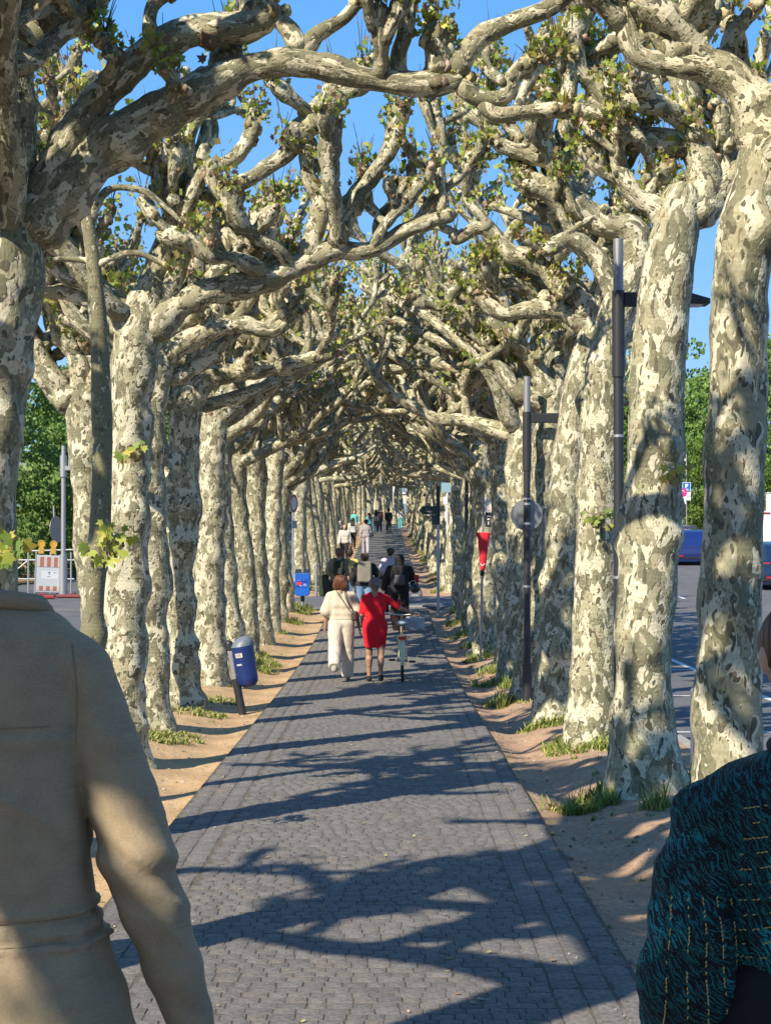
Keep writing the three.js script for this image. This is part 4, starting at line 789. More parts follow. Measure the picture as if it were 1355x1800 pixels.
  const bf = boneField(bb, S(0.014)), [lo, hi] = boundsOf(bb), body = surfaceNets(bf, lo, hi, cell);
  const hands = ['l', 'r'].map((k) => placedHand(grip[k] ? HAND_GRIP : HAND_LOOSE, J['wr' + k], J['wr' + k].clone().sub(J['el' + k]), k === 'r' ? -1 : 1, H / 1.72, true));
  part('body', joinGeo([body, ...hands]), std(skin[0], skin[1], skin[2], 0.6), root);
  if (face) {
    const M_EYE = std(0.05, 0.04, 0.035, 0.3), M_LIP = std(skin[0] * 0.8, skin[1] * 0.45, skin[2] * 0.45, 0.5);
    for (const sg of [-1, 1]) { const e = part('eye', new THREE.SphereGeometry(S(0.0065), 8, 6), M_EYE, root); e.position.copy(rotH(V(sg * 0.021, 0.006, -0.0475))); }
    const m = part('mouth', new THREE.SphereGeometry(S(0.012), 8, 6), M_LIP, root); m.position.copy(rotH(V(0, -0.036, -0.049))); m.scale.set(1, 0.35, 0.4);
  }
  const folds = (f, amp, fr = 9) => (px, py, pz) => f(px, py, pz) + amp * (N3(px * fr + 5 * D, py * fr * 0.55, pz * fr) + 0.5 * N3(px * fr * 2.2, py * fr * 1.1 + D, pz * fr * 2.2));
  const mesh = (name, bones, k, clip, col, amp = noise, pad = 0.05) => { let f = folds(boneField(bones, k), amp); const g2 = clip ? (px, py, pz) => Math.max(f(px, py, pz), clip(px, py, pz)) : f, [l2, h2] = boundsOf(bones, pad); return part(name, surfaceNets(g2, l2, h2, cell), Array.isArray(col) ? cloth(...col) : col, root); };
  // clothes
  if (top) {
    const e = 0.006 + (top.loose ?? 0.004), b = torso(e, top.wid ?? 1.1);
    if (top.sleeve !== undefined && top.sleeve !== null) for (const k of ['l', 'r']) { const a = armB(k, e + (top.sleeveLoose ?? 0), Math.max(0, top.sleeve)); if (top.sleeve < 0) { const m = J['sh' + k].clone().lerp(J['el' + k], 1 + top.sleeve); b.push(B(J['sh' + k].clone().setY(J['sh' + k].y - S(0.012)), m, 0.025 + e, 0.032 + e + (top.sleeveLoose ?? 0))); } else b.push(...a); }
    if (top.long) b.push(B(V(-S(0.05) * w, Y(top.long), 0), V(S(0.05) * w, Y(top.long), 0), 0.066 + e, 0.066 + e, 0.98));
    const hem = Y(top.hem ?? 0.53), nk = Y(top.neck ?? 0.855), q = rotH(V(0, 0, 0));
    mesh('shirt', b, S(0.02), (px, py) => Math.max(hem - py, py - nk), top.col);
    if (top.hood) mesh('hood', [B(rotH(V(0, 0.008, 0.008)), rotH(V(0, -0.01, 0.006)), 0.066, 0.062), B(rotH(V(0, -0.04, 0.014)), V(0, Y(0.82), S(0.012)), 0.056, 0.06)], S(0.02), (px, py, pz) => -(pz - head.z + S(0.035)), top.col, 0.003);
  }
  if (bottom) {
    if (bottom.type === 'dress') {
      const h0 = Y(bottom.hem), b = torso(0.008, 0.92); for (const k of ['l', 'r']) { const m = J['sh' + k].clone().lerp(J['el' + k], bottom.sleeve ?? 0.7); b.push(B(J['sh' + k].clone().setY(J['sh' + k].y - S(0.008)), m, 0.030, 0.031)); }
      b.push(B(V(-S(0.048) * w, Y(0.5), 0), V(-S(0.036) * w, h0 - S(0.02), 0), 0.075, 0.062, 0.98), B(V(S(0.048) * w, Y(0.5), 0), V(S(0.036) * w, h0 - S(0.02), 0), 0.075, 0.062, 0.98));
      mesh('dress', b, S(0.022), (px, py) => Math.max(h0 - py, py - Y(0.86)), bottom.col, 0.004);
    } else if (bottom.type === 'skirt') {
      const h0 = Y(bottom.hem); mesh('skirt', [B(V(-S(0.04) * w, Y(0.57), 0), V(-S(0.05) * w, h0 - S(0.02), 0), 0.07, 0.085, 0.95), B(V(S(0.04) * w, Y(0.57), 0), V(S(0.05) * w, h0 - S(0.02), 0), 0.07, 0.085, 0.95)], S(0.03), (px, py) => Math.max(h0 - py, py - Y(0.6)), bottom.col);
    } else {
      const e0 = 0.008 + (bottom.wide ?? 0) * 0.5, e1 = 0.010 + (bottom.wide ?? 0), b = [...legB('l', e0, e1), ...legB('r', e0, e1), B(V(-S(0.046) * w, Y(0.55), S(0.006)), V(S(0.046) * w, Y(0.55), S(0.006)), 0.071, 0.071, 0.98)];
      const cuffs = ['l', 'r'].map((c) => [J['ank' + c], J['ank' + c].clone().sub(J['knee' + c]).normalize()]);
      mesh('trousers', b, S(0.012), (px, py, pz) => { let m = py - Y(0.6); for (const [a, n] of cuffs) if (Math.hypot(px - a.x, py - a.y, pz - a.z) < S(0.1)) m = Math.max(m, (px - a.x) * n.x + (py - a.y) * n.y + (pz - a.z) * n.z - S(0.006)); return m; }, bottom.col, noise * 1.3);
    }
  }
  for (const k of ['l', 'r']) {
    const a = J['ank' + k], kn = J['knee' + k], dirv = a.clone().sub(kn).normalize(), fwd = V(0, dirv.z * 0.9, dirv.y * 1).normalize(), heel = a.clone().addScaledVector(dirv, S(0.018)).addScaledVector(fwd, -S(0.012)), toe = heel.clone().addScaledVector(fwd, S(0.105)); toe.y -= 0; if (!seat && toe.y < S(0.016)) toe.y = S(0.016); if (!seat && heel.y < S(0.018)) heel.y = S(0.018);
    mesh('shoe', [B(heel, heel.clone().lerp(toe, 0.6), 0.025, 0.024), B(heel.clone().lerp(toe, 0.6), toe, 0.024, 0.017), B(a, heel, 0.024, 0.026)], S(0.01), (px, py) => -py + 0.001, shoes, 0.001, 0.03);
  }
  if (hair) {
    const hs = { bob: [B(rotH(V(0, 0.022, 0.012)), rotH(V(0, 0.024, 0.006)), 0.066), B(rotH(V(-0.032, -0.025, 0.022)), rotH(V(0.032, -0.025, 0.022)), 0.048, 0.048)], short: [B(rotH(V(0, 0.024, 0.008)), rotH(V(0, 0.020, 0.004)), 0.060), B(rotH(V(0, -0.01, 0.024)), rotH(V(0, -0.03, 0.03)), 0.040, 0.026)], long: [B(rotH(V(0, 0.022, 0.012)), rotH(V(0, 0.022, 0.004)), 0.065), B(rotH(V(-0.03, -0.03, 0.02)), V(-S(0.035), Y(0.77), S(0.055)), 0.042, 0.034), B(rotH(V(0.03, -0.03, 0.02)), V(S(0.035), Y(0.77), S(0.055)), 0.042, 0.034)], bun: [B(rotH(V(0, 0.024, 0.008)), rotH(V(0, 0.020, 0.004)), 0.060), B(rotH(V(0, -0.01, 0.024)), rotH(V(0, -0.02, 0.03)), 0.040, 0.034), B(rotH(V(0, 0.02, 0.066)), rotH(V(0, 0.022, 0.07)), 0.026)] }[hair.style];
    const inv = new THREE.Euler(headTilt, headTurn, 0), iq = new THREE.Quaternion().setFromEuler(inv).invert(), tv = V();
    const b = hs, f0 = boneField(b, S(0.02)), [l2, h2] = boundsOf(b, 0.03);
    const f = (px, py, pz) => { tv.set((px - head.x) / H, (py - head.y) / H, (pz - head.z) / H).applyQuaternion(iq); const cut = hair.style === 'bald' ? 1 : Math.max(-(tv.z + 0.028 - (tv.y > 0.03 ? (tv.y - 0.03) * 1.2 : 0)), -1) * H; return Math.max(f0(px, py, pz) + 0.006 * N3(px * 60, py * 10, pz * 60) + 0.008 * N3(px * 22, py * 7, pz * 22), cut); };
    part('hair', surfaceNets(f, l2, h2, Math.min(cell, 0.012)), hairMat(hair.col), root);
  }
  root.userData.joints = undefined; delete root.userData.joints;
  return { root, J, S, Y };
}
// bags ride on a person but are things of their own
function backpack(p, label, col, col2, { w = 0.30, h = 0.42, d = 0.16, y = 0.71, roll = 0 } = {}, strapCol) {
  const r = p.root, q = thing('backpack', label, 'backpack', [r.position.x, r.position.y, r.position.z], r.rotation.y), c = cloth(...col), c2 = cloth(...col2), sc = cloth(...(strapCol ?? col2)), yy = p.Y(y), z0 = p.S(0.075) + d / 2;
  const bod = (ww, hh, dd, rr, sd) => { const f = (x, y2, z) => { const qx = Math.abs(x) - ww / 2 + rr, qy = Math.abs(y2) - hh / 2 + rr, qz = Math.abs(z) - dd / 2 + rr; return Math.hypot(Math.max(qx, 0), Math.max(qy, 0), Math.max(qz, 0)) + Math.min(0, Math.max(qx, qy, qz)) - rr + 0.008 * N3(x * 9 + sd, y2 * 7, z * 9); }; return surfaceNets(f, [-ww / 2 - 0.03, -hh / 2 - 0.03, -dd / 2 - 0.03], [ww / 2 + 0.03, hh / 2 + 0.03, dd / 2 + 0.03], 0.014); };
  part('main_compartment', bod(w, h, d, 0.05, 1), c, q, [0, yy, z0]);
  if (roll) part('roll_top', bod(w * 0.96, 0.09, d * 0.85, 0.035, 3), c2, q, [0, yy + h / 2 + 0.02, z0 - 0.01]); else part('front_pocket', bod(w * 0.72, h * 0.45, 0.06, 0.025, 2), c2, q, [0, yy - h * 0.18, z0 + d / 2 + 0.012]);
  for (const s of [-1, 1]) part('strap', pipe([V(s * w * 0.28, yy + h * 0.46, z0 - d * 0.3), V(s * p.S(0.066), p.Y(0.862), p.S(0.03)), V(s * p.S(0.07), p.Y(0.84), -p.S(0.055)), V(s * p.S(0.075), p.Y(0.74), -p.S(0.085)), V(s * p.S(0.095), p.Y(0.68), p.S(0.02)), V(s * w * 0.45, yy - h * 0.35, z0 - d * 0.35)], 0.014, 30, 6), sc, q);
  part('grab_loop', new THREE.TorusGeometry(0.035, 0.007, 6, 12, Math.PI), sc, q, [0, yy + h / 2 + (roll ? 0.06 : -0.01), z0 - d * 0.3]);
  return q;
}
function atPx(px, D) { return (px - PW / 2) / pxm(D); }
// ---------------------------------------------------------------- the walkers
const cream = makePerson({ label: 'person with auburn bob in cream blouse and wide cream trousers carrying a shoulder bag', x: atPx(600, 26.3), D: 26.3, H: 1.62, cell: 0.011, w: 1.02, headTurn: -0.25, headTilt: 0.06,
  legs: { l: [-0.30, 0.62], r: [0.16, 0.06] }, arms: { l: [0.02, 0.16, 0.12, -0.05], r: [0.06, 0.2, 0.2, -0.05] }, skin: SKIN_DARK,
  top: { col: [0.60, 0.52, 0.40], sleeve: -0.12, sleeveLoose: 0.022, loose: 0.008, wid: 1.3, hem: 0.585 }, bottom: { type: 'trousers', col: [0.62, 0.56, 0.46], wide: 0.028 }, shoes: [0.34, 0.32, 0.28], hair: { style: 'bob', col: [0.20, 0.07, 0.03] } });
{
  const r = cream.root, b = thing('shoulder_bag', 'small dark brown shoulder bag of the person in cream', 'bag', r.position.toArray()), M = cloth(0.05, 0.035, 0.035, 0.6), S = cream.S, Y = cream.Y;
  const bg = box(0.09, 0.15, 0.23, 0.03); part('bag_body', bg, M, b, [S(0.125), Y(0.615), S(0.05)]); part('flap', box(0.096, 0.07, 0.20, 0.02), cloth(0.07, 0.045, 0.045, 0.6), b, [S(0.127), Y(0.64), S(0.05)]);
  part('strap', pipe([V(S(0.12), Y(0.65), S(0.08)), V(S(0.055), Y(0.76), S(0.092)), V(S(0.035), Y(0.845), S(0.058)), V(S(0.045), Y(0.868), S(0.0)), V(S(0.06), Y(0.83), -S(0.07)), V(S(0.12), Y(0.66), -S(0.03))], 0.009, 40, 6), M, b);
  part('thin_strap', pipe([V(S(0.10), Y(0.645), S(0.085)), V(S(0.03), Y(0.74), S(0.098)), V(-S(0.045), Y(0.85), S(0.062)), V(-S(0.06), Y(0.866), S(0.01))], 0.0045, 40, 5), M, b);
}
const red = makePerson({ label: 'person with short grey hair in a red knee-length dress pushing a bicycle', x: atPx(659, 26.1), D: 26.1, H: 1.58, cell: 0.011, w: 1.0, legs: { l: [0.06, 0.05], r: [-0.14, 0.22] }, headTurn: 0.1, skin: [0.34, 0.19, 0.12],
  arms: { l: [0.15, 0.10, 0.9, -0.1], r: [0.35, 0.85, 0.25, 0.25] }, grip: { r: 1 }, bottom: { type: 'dress', hem: 0.325, col: [0.72, 0.006, 0.02], sleeve: 0.85 }, shoes: [0.015, 0.015, 0.018], hair: { style: 'short', col: [0.25, 0.22, 0.19] } });

// bicycles
function makeBike(label, x, D, col, o = {}) {
  const b = thing('bicycle', label, 'bicycle', [x, groundY(x, D), -D], o.turn ?? 0), M = std(...col, 0.35, 0.1), MB = std(0.02, 0.02, 0.02, 0.7), MC = std(0.6, 0.6, 0.58, 0.3, 0.9), R = 0.335;
  const wheel = (z) => {
    const w = new THREE.Group(); w.name = 'wheel'; w.position.set(0, R, z); b.add(w); const t = part('tyre', new THREE.TorusGeometry(R - 0.018, 0.019, 8, 40), MB, w); t.rotation.y = Math.PI / 2; const rm = part('rim', new THREE.TorusGeometry(R - 0.04, 0.009, 6, 40), MC, w); rm.rotation.y = Math.PI / 2;
    const sp = []; for (let k = 0; k < 16; k++) { const a = k / 16 * 6.283, s = k % 2 ? 0.025 : -0.025; sp.push(rod(V(s, Math.cos(a + 0.3) * 0.02, Math.sin(a + 0.3) * 0.02), V(0, Math.cos(a) * (R - 0.045), Math.sin(a) * (R - 0.045)), 0.0016, 0.0016, 4)); }
    part('spokes', merged(sp), MC, w); part('hub', rod(V(-0.05, 0, 0), V(0.05, 0, 0), 0.018), MC, w);
  };
  wheel(0); wheel(-1.08);
  const hd = V(0, 0.80, -0.82), hl = V(0, 0.56, -0.9), bbp = V(0, 0.29, -0.46), st = V(0, 0.74, -0.28), ax = V(0, R, 0);
  part('frame', merged([rod(bbp, st, 0.019), rod(hl, bbp.clone().add(V(0, 0.04, -0.02)), 0.02), rod(hl.clone().add(V(0, 0.05, 0)), bbp.clone().lerp(st, 0.45), 0.018), rod(hl, hd, 0.022), ...[-1, 1].flatMap((s) => [rod(V(s * 0.02, 0.29, -0.44), V(s * 0.06, R, 0), 0.011), rod(V(s * 0.02, 0.70, -0.27), V(s * 0.06, R, 0), 0.010), rod(V(s * 0.03, 0.60, -0.89), V(s * 0.05, R, -1.08), 0.013)])]), M, b);
  const arc = (z, a0, a1, r, wd) => { const q = new Geo(), n = 22; for (let i = 0; i <= n; i++) for (let j = 0; j <= 4; j++) { const a = lerp(a0, a1, i / n), u = (j / 4 - 0.5) * 2, rr = r - 0.014 * u * u; q.p.push(u * wd, R + Math.sin(a) * rr, z + Math.cos(a) * rr); q.u.push(i, j); q.c.push(1, 1, 1); } for (let i = 0; i < n; i++) for (let j = 0; j < 4; j++) { const a = i * 5 + j; q.i.push(a, a + 1, a + 5, a + 1, a + 6, a + 5); } return q.build(); };
  part('mudguard', arc(0, -0.15, 2.5, R + 0.022, 0.032), M, b); part('mudguard', arc(-1.08, 0.7, 3.2, R + 0.022, 0.032), M, b);
  part('rack', merged([rod(V(-0.06, 0.70, -0.2), V(-0.06, 0.72, 0.17), 0.006), rod(V(0.06, 0.70, -0.2), V(0.06, 0.72, 0.17), 0.006), rod(V(-0.06, 0.72, 0.17), V(0.06, 0.72, 0.17), 0.006), rod(V(-0.06, 0.71, 0.02), V(0.06, 0.71, 0.02), 0.005), rod(V(-0.07, R, 0.01), V(-0.06, 0.72, 0.16), 0.007), rod(V(0.07, R, 0.01), V(0.06, 0.72, 0.16), 0.007), rod(V(-0.07, R, 0), V(-0.06, 0.715, 0.05), 0.005), rod(V(0.07, R, 0), V(0.06, 0.715, 0.05), 0.005)]), M, b);
  part('rear_light', box(0.11, 0.055, 0.03, 0.012), std(0.55, 0.02, 0.02, 0.3), b, [0, 0.68, 0.185]);
  part('seat_post', rod(st, V(0, 0.86, -0.26), 0.013), MC, b);
  { const q = new THREE.SphereGeometry(0.12, 18, 12); q.scale(0.82, 0.42, 1.1); const p = q.attributes.position; for (let i = 0; i < p.count; i++) { const z = p.getZ(i); p.setX(i, p.getX(i) * (z < 0 ? 1 + z * 4.5 : 1)); } q.computeVertexNormals(); part('saddle', q, std(...(o.saddle ?? [0.02, 0.02, 0.02]), 0.5), b, [0, 0.89, -0.23]); }
  part('handlebar', merged([rod(hd, V(0, 0.98, -0.77), 0.013), pipe([V(-0.29, 1.01, -0.52), V(-0.25, 1.02, -0.66), V(-0.1, 0.99, -0.76), V(0.1, 0.99, -0.76), V(0.25, 1.02, -0.66), V(0.29, 1.01, -0.52)], 0.011, 30, 8)]), MC, b);
  for (const s of [-1, 1]) part('grip', rod(V(s * 0.285, 1.012, -0.6), V(s * 0.292, 1.008, -0.49), 0.017), MB, b);
  part('crank', merged([rod(V(-0.08, 0.29, -0.46), V(0.08, 0.29, -0.46), 0.016), rod(V(0.085, 0.29, -0.46), V(0.09, 0.29, -0.29), 0.01), rod(V(-0.085, 0.29, -0.46), V(-0.09, 0.29, -0.63), 0.01), moved(new THREE.CylinderGeometry(0.09, 0.09, 0.006, 24), 0.06, 0.29, -0.46, 0, 0, Math.PI / 2)]), MC, b);
  part('pedal', box(0.10, 0.03, 0.08, 0.008), MB, b, [0.155, 0.29, -0.29]); part('pedal', box(0.10, 0.03, 0.08, 0.008), MB, b, [-0.155, 0.29, -0.63]);
  if (o.basket) { const ws = [], w0 = 0.13, w1 = 0.18; for (let k = 0; k <= 8; k++) { const t = k / 8, w = lerp(w0, w1, t), y = 0.74 + t * 0.22; for (const [a, c] of [[[-w, -w * 0.8], [w, -w * 0.8]], [[w, -w * 0.8], [w, w * 0.8]], [[w, w * 0.8], [-w, w * 0.8]], [[-w, w * 0.8], [-w, -w * 0.8]]]) ws.push(rod(V(a[0], y, -0.99 + a[1]), V(c[0], y, -0.99 + c[1]), k === 8 ? 0.008 : 0.006, undefined, 5)); } for (let k = 0; k <= 8; k++) for (const s of [-1, 1]) { const u = k / 4 - 1; ws.push(rod(V(u * w0, 0.74, -0.99 + s * w0 * 0.8), V(u * w1, 0.96, -0.99 + s * w1 * 0.8), 0.005, undefined, 4), rod(V(s * w0, 0.74, -0.99 + u * w0 * 0.8), V(s * w1, 0.96, -0.99 + u * w1 * 0.8), 0.005, undefined, 4)); } part('basket', merged(ws), std(0.10, 0.035, 0.03, 0.8), b); }
  return b;
}
const bike = makeBike('cream city bicycle with a dark front basket pushed by the person in red', atPx(707, 26.0), 26.0, [0.62, 0.58, 0.36], { basket: 1, saddle: [0.22, 0.30, 0.36] });
{ // bag hanging at the handlebar, cover on the carrier
  const b = thing('carrier_bag', 'pale grey-blue bag hanging from the cream bicycle', 'bag', bike.position.toArray()), f = (x, y, z) => { const qx = Math.abs(x) - 0.10, qy = Math.abs(y) - 0.06, qz = Math.abs(z) - 0.03; return Math.hypot(Math.max(qx, 0), Math.max(qy, 0), Math.max(qz, 0)) - 0.05 + 0.012 * N3(x * 12, y * 12, z * 12); };
  part('bag_body', surfaceNets(f, [-0.2, -0.16, -0.12], [0.2, 0.16, 0.12], 0.012), cloth(0.36, 0.42, 0.47, 0.6), b, [0.2, 0.86, -0.52]);
  part('handle', pipe([V(0.14, 0.94, -0.52), V(0.19, 1.03, -0.54), V(0.25, 1.03, -0.54), V(0.28, 0.94, -0.52)], 0.006, 20, 5), cloth(0.6, 0.6, 0.6), b);
}
// the group ahead, beyond the two with the bicycle
const grp = 'walkers in the middle of the avenue';
const pOlive = makePerson({ label: 'person in an olive shirt wearing a small dark backpack', x: atPx(596, 42.6), D: 42.6, H: 1.76, cell: 0.017, headTilt: 0.05, skin: SKIN, arms: { l: [-0.15, 0.2, 0.2, 0], r: [0.1, 0.2, 0.3, 0] }, top: { col: [0.24, 0.23, 0.13], sleeve: -0.1, sleeveLoose: 0.012, loose: 0.012 }, bottom: { type: 'trousers', col: [0.06, 0.07, 0.05], wide: 0.01 }, hair: { style: 'short', col: [0.24, 0.15, 0.08] } });
backpack(pOlive, 'small dark green backpack on the olive shirt', [0.02, 0.03, 0.022], [0.03, 0.04, 0.03], { w: 0.26, h: 0.36, d: 0.13 });
{ const r = pOlive.root, q = thing('holdall', 'dark green soft bag carried beside the person in olive', 'bag', [r.position.x - 0.34, r.position.y, r.position.z + 0.05]), f = (x, y, z) => { const t = clamp((0.3 - y) / 0.6), qx = Math.abs(x - (t - 0.5) * 0.16) - (0.06 + t * 0.12), qy = Math.abs(y) - 0.22, qz = Math.abs(z) - 0.05; return Math.hypot(Math.max(qx, 0), Math.max(qy, 0), Math.max(qz, 0)) + Math.min(0, Math.max(qx, qy, qz)) - 0.05 + 0.01 * N3(x * 9, y * 9, z * 9); }; part('bag_body', surfaceNets(f, [-0.4, -0.35, -0.18], [0.4, 0.35, 0.18], 0.016), cloth(0.03, 0.045, 0.03), q, [0, 0.82, 0]).rotation.z = 0; part('carry_handle', pipe([V(-0.08, 1.02, 0), V(-0.02, 1.16, 0), V(0.06, 1.16, 0), V(0.05, 1.02, 0)], 0.012, 20, 6), cloth(0.02, 0.03, 0.02), q); }
makePerson({ label: 'person in a yellow T-shirt and blue jeans half hidden by the olive shirt', x: atPx(614, 43.6), D: 43.6, H: 1.70, cell: 0.017, top: { col: [0.62, 0.50, 0.14], sleeve: -0.2, sleeveLoose: 0.012, loose: 0.01 }, bottom: { type: 'trousers', col: [0.06, 0.12, 0.22], wide: 0.008 }, hair: { style: 'short', col: [0.06, 0.04, 0.03] } });
const pGrey = makePerson({ label: 'person in blue jeans and dark jacket wearing a grey roll-top backpack', x: atPx(641, 41.2), D: 41.2, H: 1.68, cell: 0.015, w: 1.08, legs: { l: [0.12, 0.05], r: [-0.3, 0.5] }, arms: { l: [0.05, 0.38, 0.4, -0.5], r: [0.15, 0.5, 0.9, -0.6] }, top: { col: [0.022, 0.022, 0.03], sleeve: 0.95, sleeveLoose: 0.008, loose: 0.010 }, bottom: { type: 'trousers', col: [0.14, 0.25, 0.40], wide: 0.016 }, shoes: [0.3, 0.3, 0.3], hair: { style: 'bun', col: [0.22, 0.09, 0.04] } });
backpack(pGrey, 'grey roll-top backpack with black straps', [0.22, 0.21, 0.18], [0.20, 0.19, 0.165], { w: 0.34, h: 0.44, d: 0.15, roll: 1 }, [0.02, 0.02, 0.02]);
makePerson({ label: 'person with dark bun in a pale lavender T-shirt beside the rider in black', x: atPx(687, 43.8), D: 43.8, H: 1.72, cell: 0.017, headTurn: -0.5, top: { col: [0.55, 0.48, 0.58], sleeve: -0.2, sleeveLoose: 0.014, loose: 0.012 }, bottom: { type: 'trousers', col: [0.05, 0.05, 0.06] }, hair: { style: 'bun', col: [0.07, 0.045, 0.03] } });
const pBlack = makePerson({ label: 'person in a black hooded top riding a bicycle', x: atPx(702, 38.6), D: 38.6, H: 1.74, lift: 0.02, seat: 1, cell: 0.015, w: 1.12, legs: { l: [1.0, 0.95, 0.06], r: [0.62, 0.75, 0.08] }, arms: { l: [0.55, 0.3, 0.15, -0.1], r: [0.55, 0.3, 0.15, -0.1] }, grip: { l: 1, r: 1 }, top: { col: [0.012, 0.012, 0.014], sleeve: 1, sleeveLoose: 0.012, loose: 0.012, hood: 1, hem: 0.5 }, bottom: { type: 'trousers', col: [0.015, 0.015, 0.018], wide: 0.01 }, hair: { style: 'short', col: [0.02, 0.015, 0.01] } });
backpack(pBlack, 'black backpack with a pale print on the black hooded top', [0.014, 0.014, 0.016], [0.10, 0.10, 0.11], { w: 0.33, h: 0.48, d: 0.17, y: 0.72 }, [0.012, 0.012, 0.012]);
makeBike('black bicycle ridden by the person in the hooded top', atPx(702, 38.6), 38.4, [0.02, 0.02, 0.022], { basket: 1 });
{ const D = 38.0, q = thing('helmet', 'dark round helmet hanging beside the rider in black', 'helmet', [atPx(729, D), groundY(0, D) + 1.02, -D]); const s = new THREE.SphereGeometry(0.115, 18, 12); s.scale(1, 0.95, 1.15); part('shell', s, std(0.025, 0.025, 0.03, 0.35), q); part('strap', new THREE.TorusGeometry(0.07, 0.007, 6, 16), std(0.5, 0.5, 0.5), q, [-0.04, 0.1, 0.02]); part('red_ribbon', box(0.10, 0.16, 0.03, 0.01), cloth(0.45, 0.04, 0.04), q, [0.04, 0.22, -0.05]); }
// farther up the slope
const grey = makePerson({ label: 'person in a pale grey suit walking away in the middle of the paving', x: atPx(643, 83), D: 83, H: 1.76, cell: 0.022, top: { col: [0.34, 0.32, 0.34], sleeve: 1, sleeveLoose: 0.01, loose: 0.006, hem: 0.5 }, bottom: { type: 'trousers', col: [0.40, 0.38, 0.42], wide: 0.012 }, hair: { style: 'short', col: [0.02, 0.016, 0.014] }, shoes: [0.25, 0.2, 0.2] });
makePerson({ label: 'person with long dark hair in an open white jacket walking down the slope', x: atPx(606, 76), D: 76, H: 1.72, turn: Math.PI, cell: 0.020, top: { col: [0.58, 0.55, 0.50], sleeve: 1, sleeveLoose: 0.01, loose: 0.006, hem: 0.5 }, bottom: { type: 'trousers', col: [0.018, 0.018, 0.02], wide: 0.012 }, hair: { style: 'long', col: [0.06, 0.03, 0.022] }, skin: SKIN });
const far = 'small figures far up the avenue';
const FAR = [
  [592, 92, 1.72, 0, [0.42, 0.42, 0.42], [0.05, 0.08, 0.14], 'bob', [0.03, 0.02, 0.018], 'person in a pale shirt and dark blue jeans walking by the sandy verge'],
  [620, 93, 1.70, 0, [0.50, 0.50, 0.50], [0.012, 0.012, 0.014], 'long', [0.03, 0.02, 0.018], 'person in a white top and long black trousers behind the white jacket'],
  [683, 122, 1.75, 0, [0.03, 0.03, 0.036], [0.035, 0.035, 0.04], 'short', [0.02, 0.015, 0.012], 'person all in dark clothes near the top of the slope'],
  [661, 122, 1.66, 0, [0.50, 0.46, 0.36], [0.05, 0.10, 0.16], 'long', [0.04, 0.025, 0.02], 'person with long hair in a cream top and jeans near the top of the slope'],
  [667, 126, 1.74, Math.PI, [0.10, 0.03, 0.03], [0.02, 0.02, 0.025], 'short', [0.03, 0.02, 0.015], 'person in dark red beside the cream top, near the top of the slope'],
  [623, 118, 1.68, Math.PI, [0.12, 0.50, 0.52], [0.10, 0.46, 0.50], 'short', [0.05, 0.03, 0.02], 'person in turquoise clothes by the sandy verge, far up the avenue'],
  [649, 112, 1.62, 0.6, [0.10, 0.44, 0.46], [0.06, 0.07, 0.08], 'long', [0.03, 0.02, 0.015], 'person in a turquoise jacket beside the grey suit'],
  [704, 138, 1.70, 0, [0.62, 0.62, 0.62], [0.12, 0.52, 0.55], 'short', [0.20, 0.12, 0.06], 'person in a white top and turquoise trousers by the gravel verge'],
  [664, 165, 1.74, 0, [0.40, 0.58, 0.68], [0.10, 0.12, 0.2], 'short', [0.04, 0.03, 0.02], 'person in a light blue top at the far end of the avenue'],
  [701, 168, 1.74, 0, [0.52, 0.55, 0.66], [0.2, 0.2, 0.24], 'short', [0.06, 0.04, 0.03], 'person in a pale lilac top at the far end of the avenue'],
];
for (const [px, D, H, turn, c1, c2, st, hc, label] of FAR) makePerson({ label, x: atPx(px, D), D, H, turn, cell: 0.026, face: D < 100, group: far, top: { col: c1, sleeve: 0.3, loose: 0.004, sleeveLoose: 0.004 }, bottom: { type: 'trousers', col: c2, wide: 0.01 }, hair: { style: st, col: hc } });

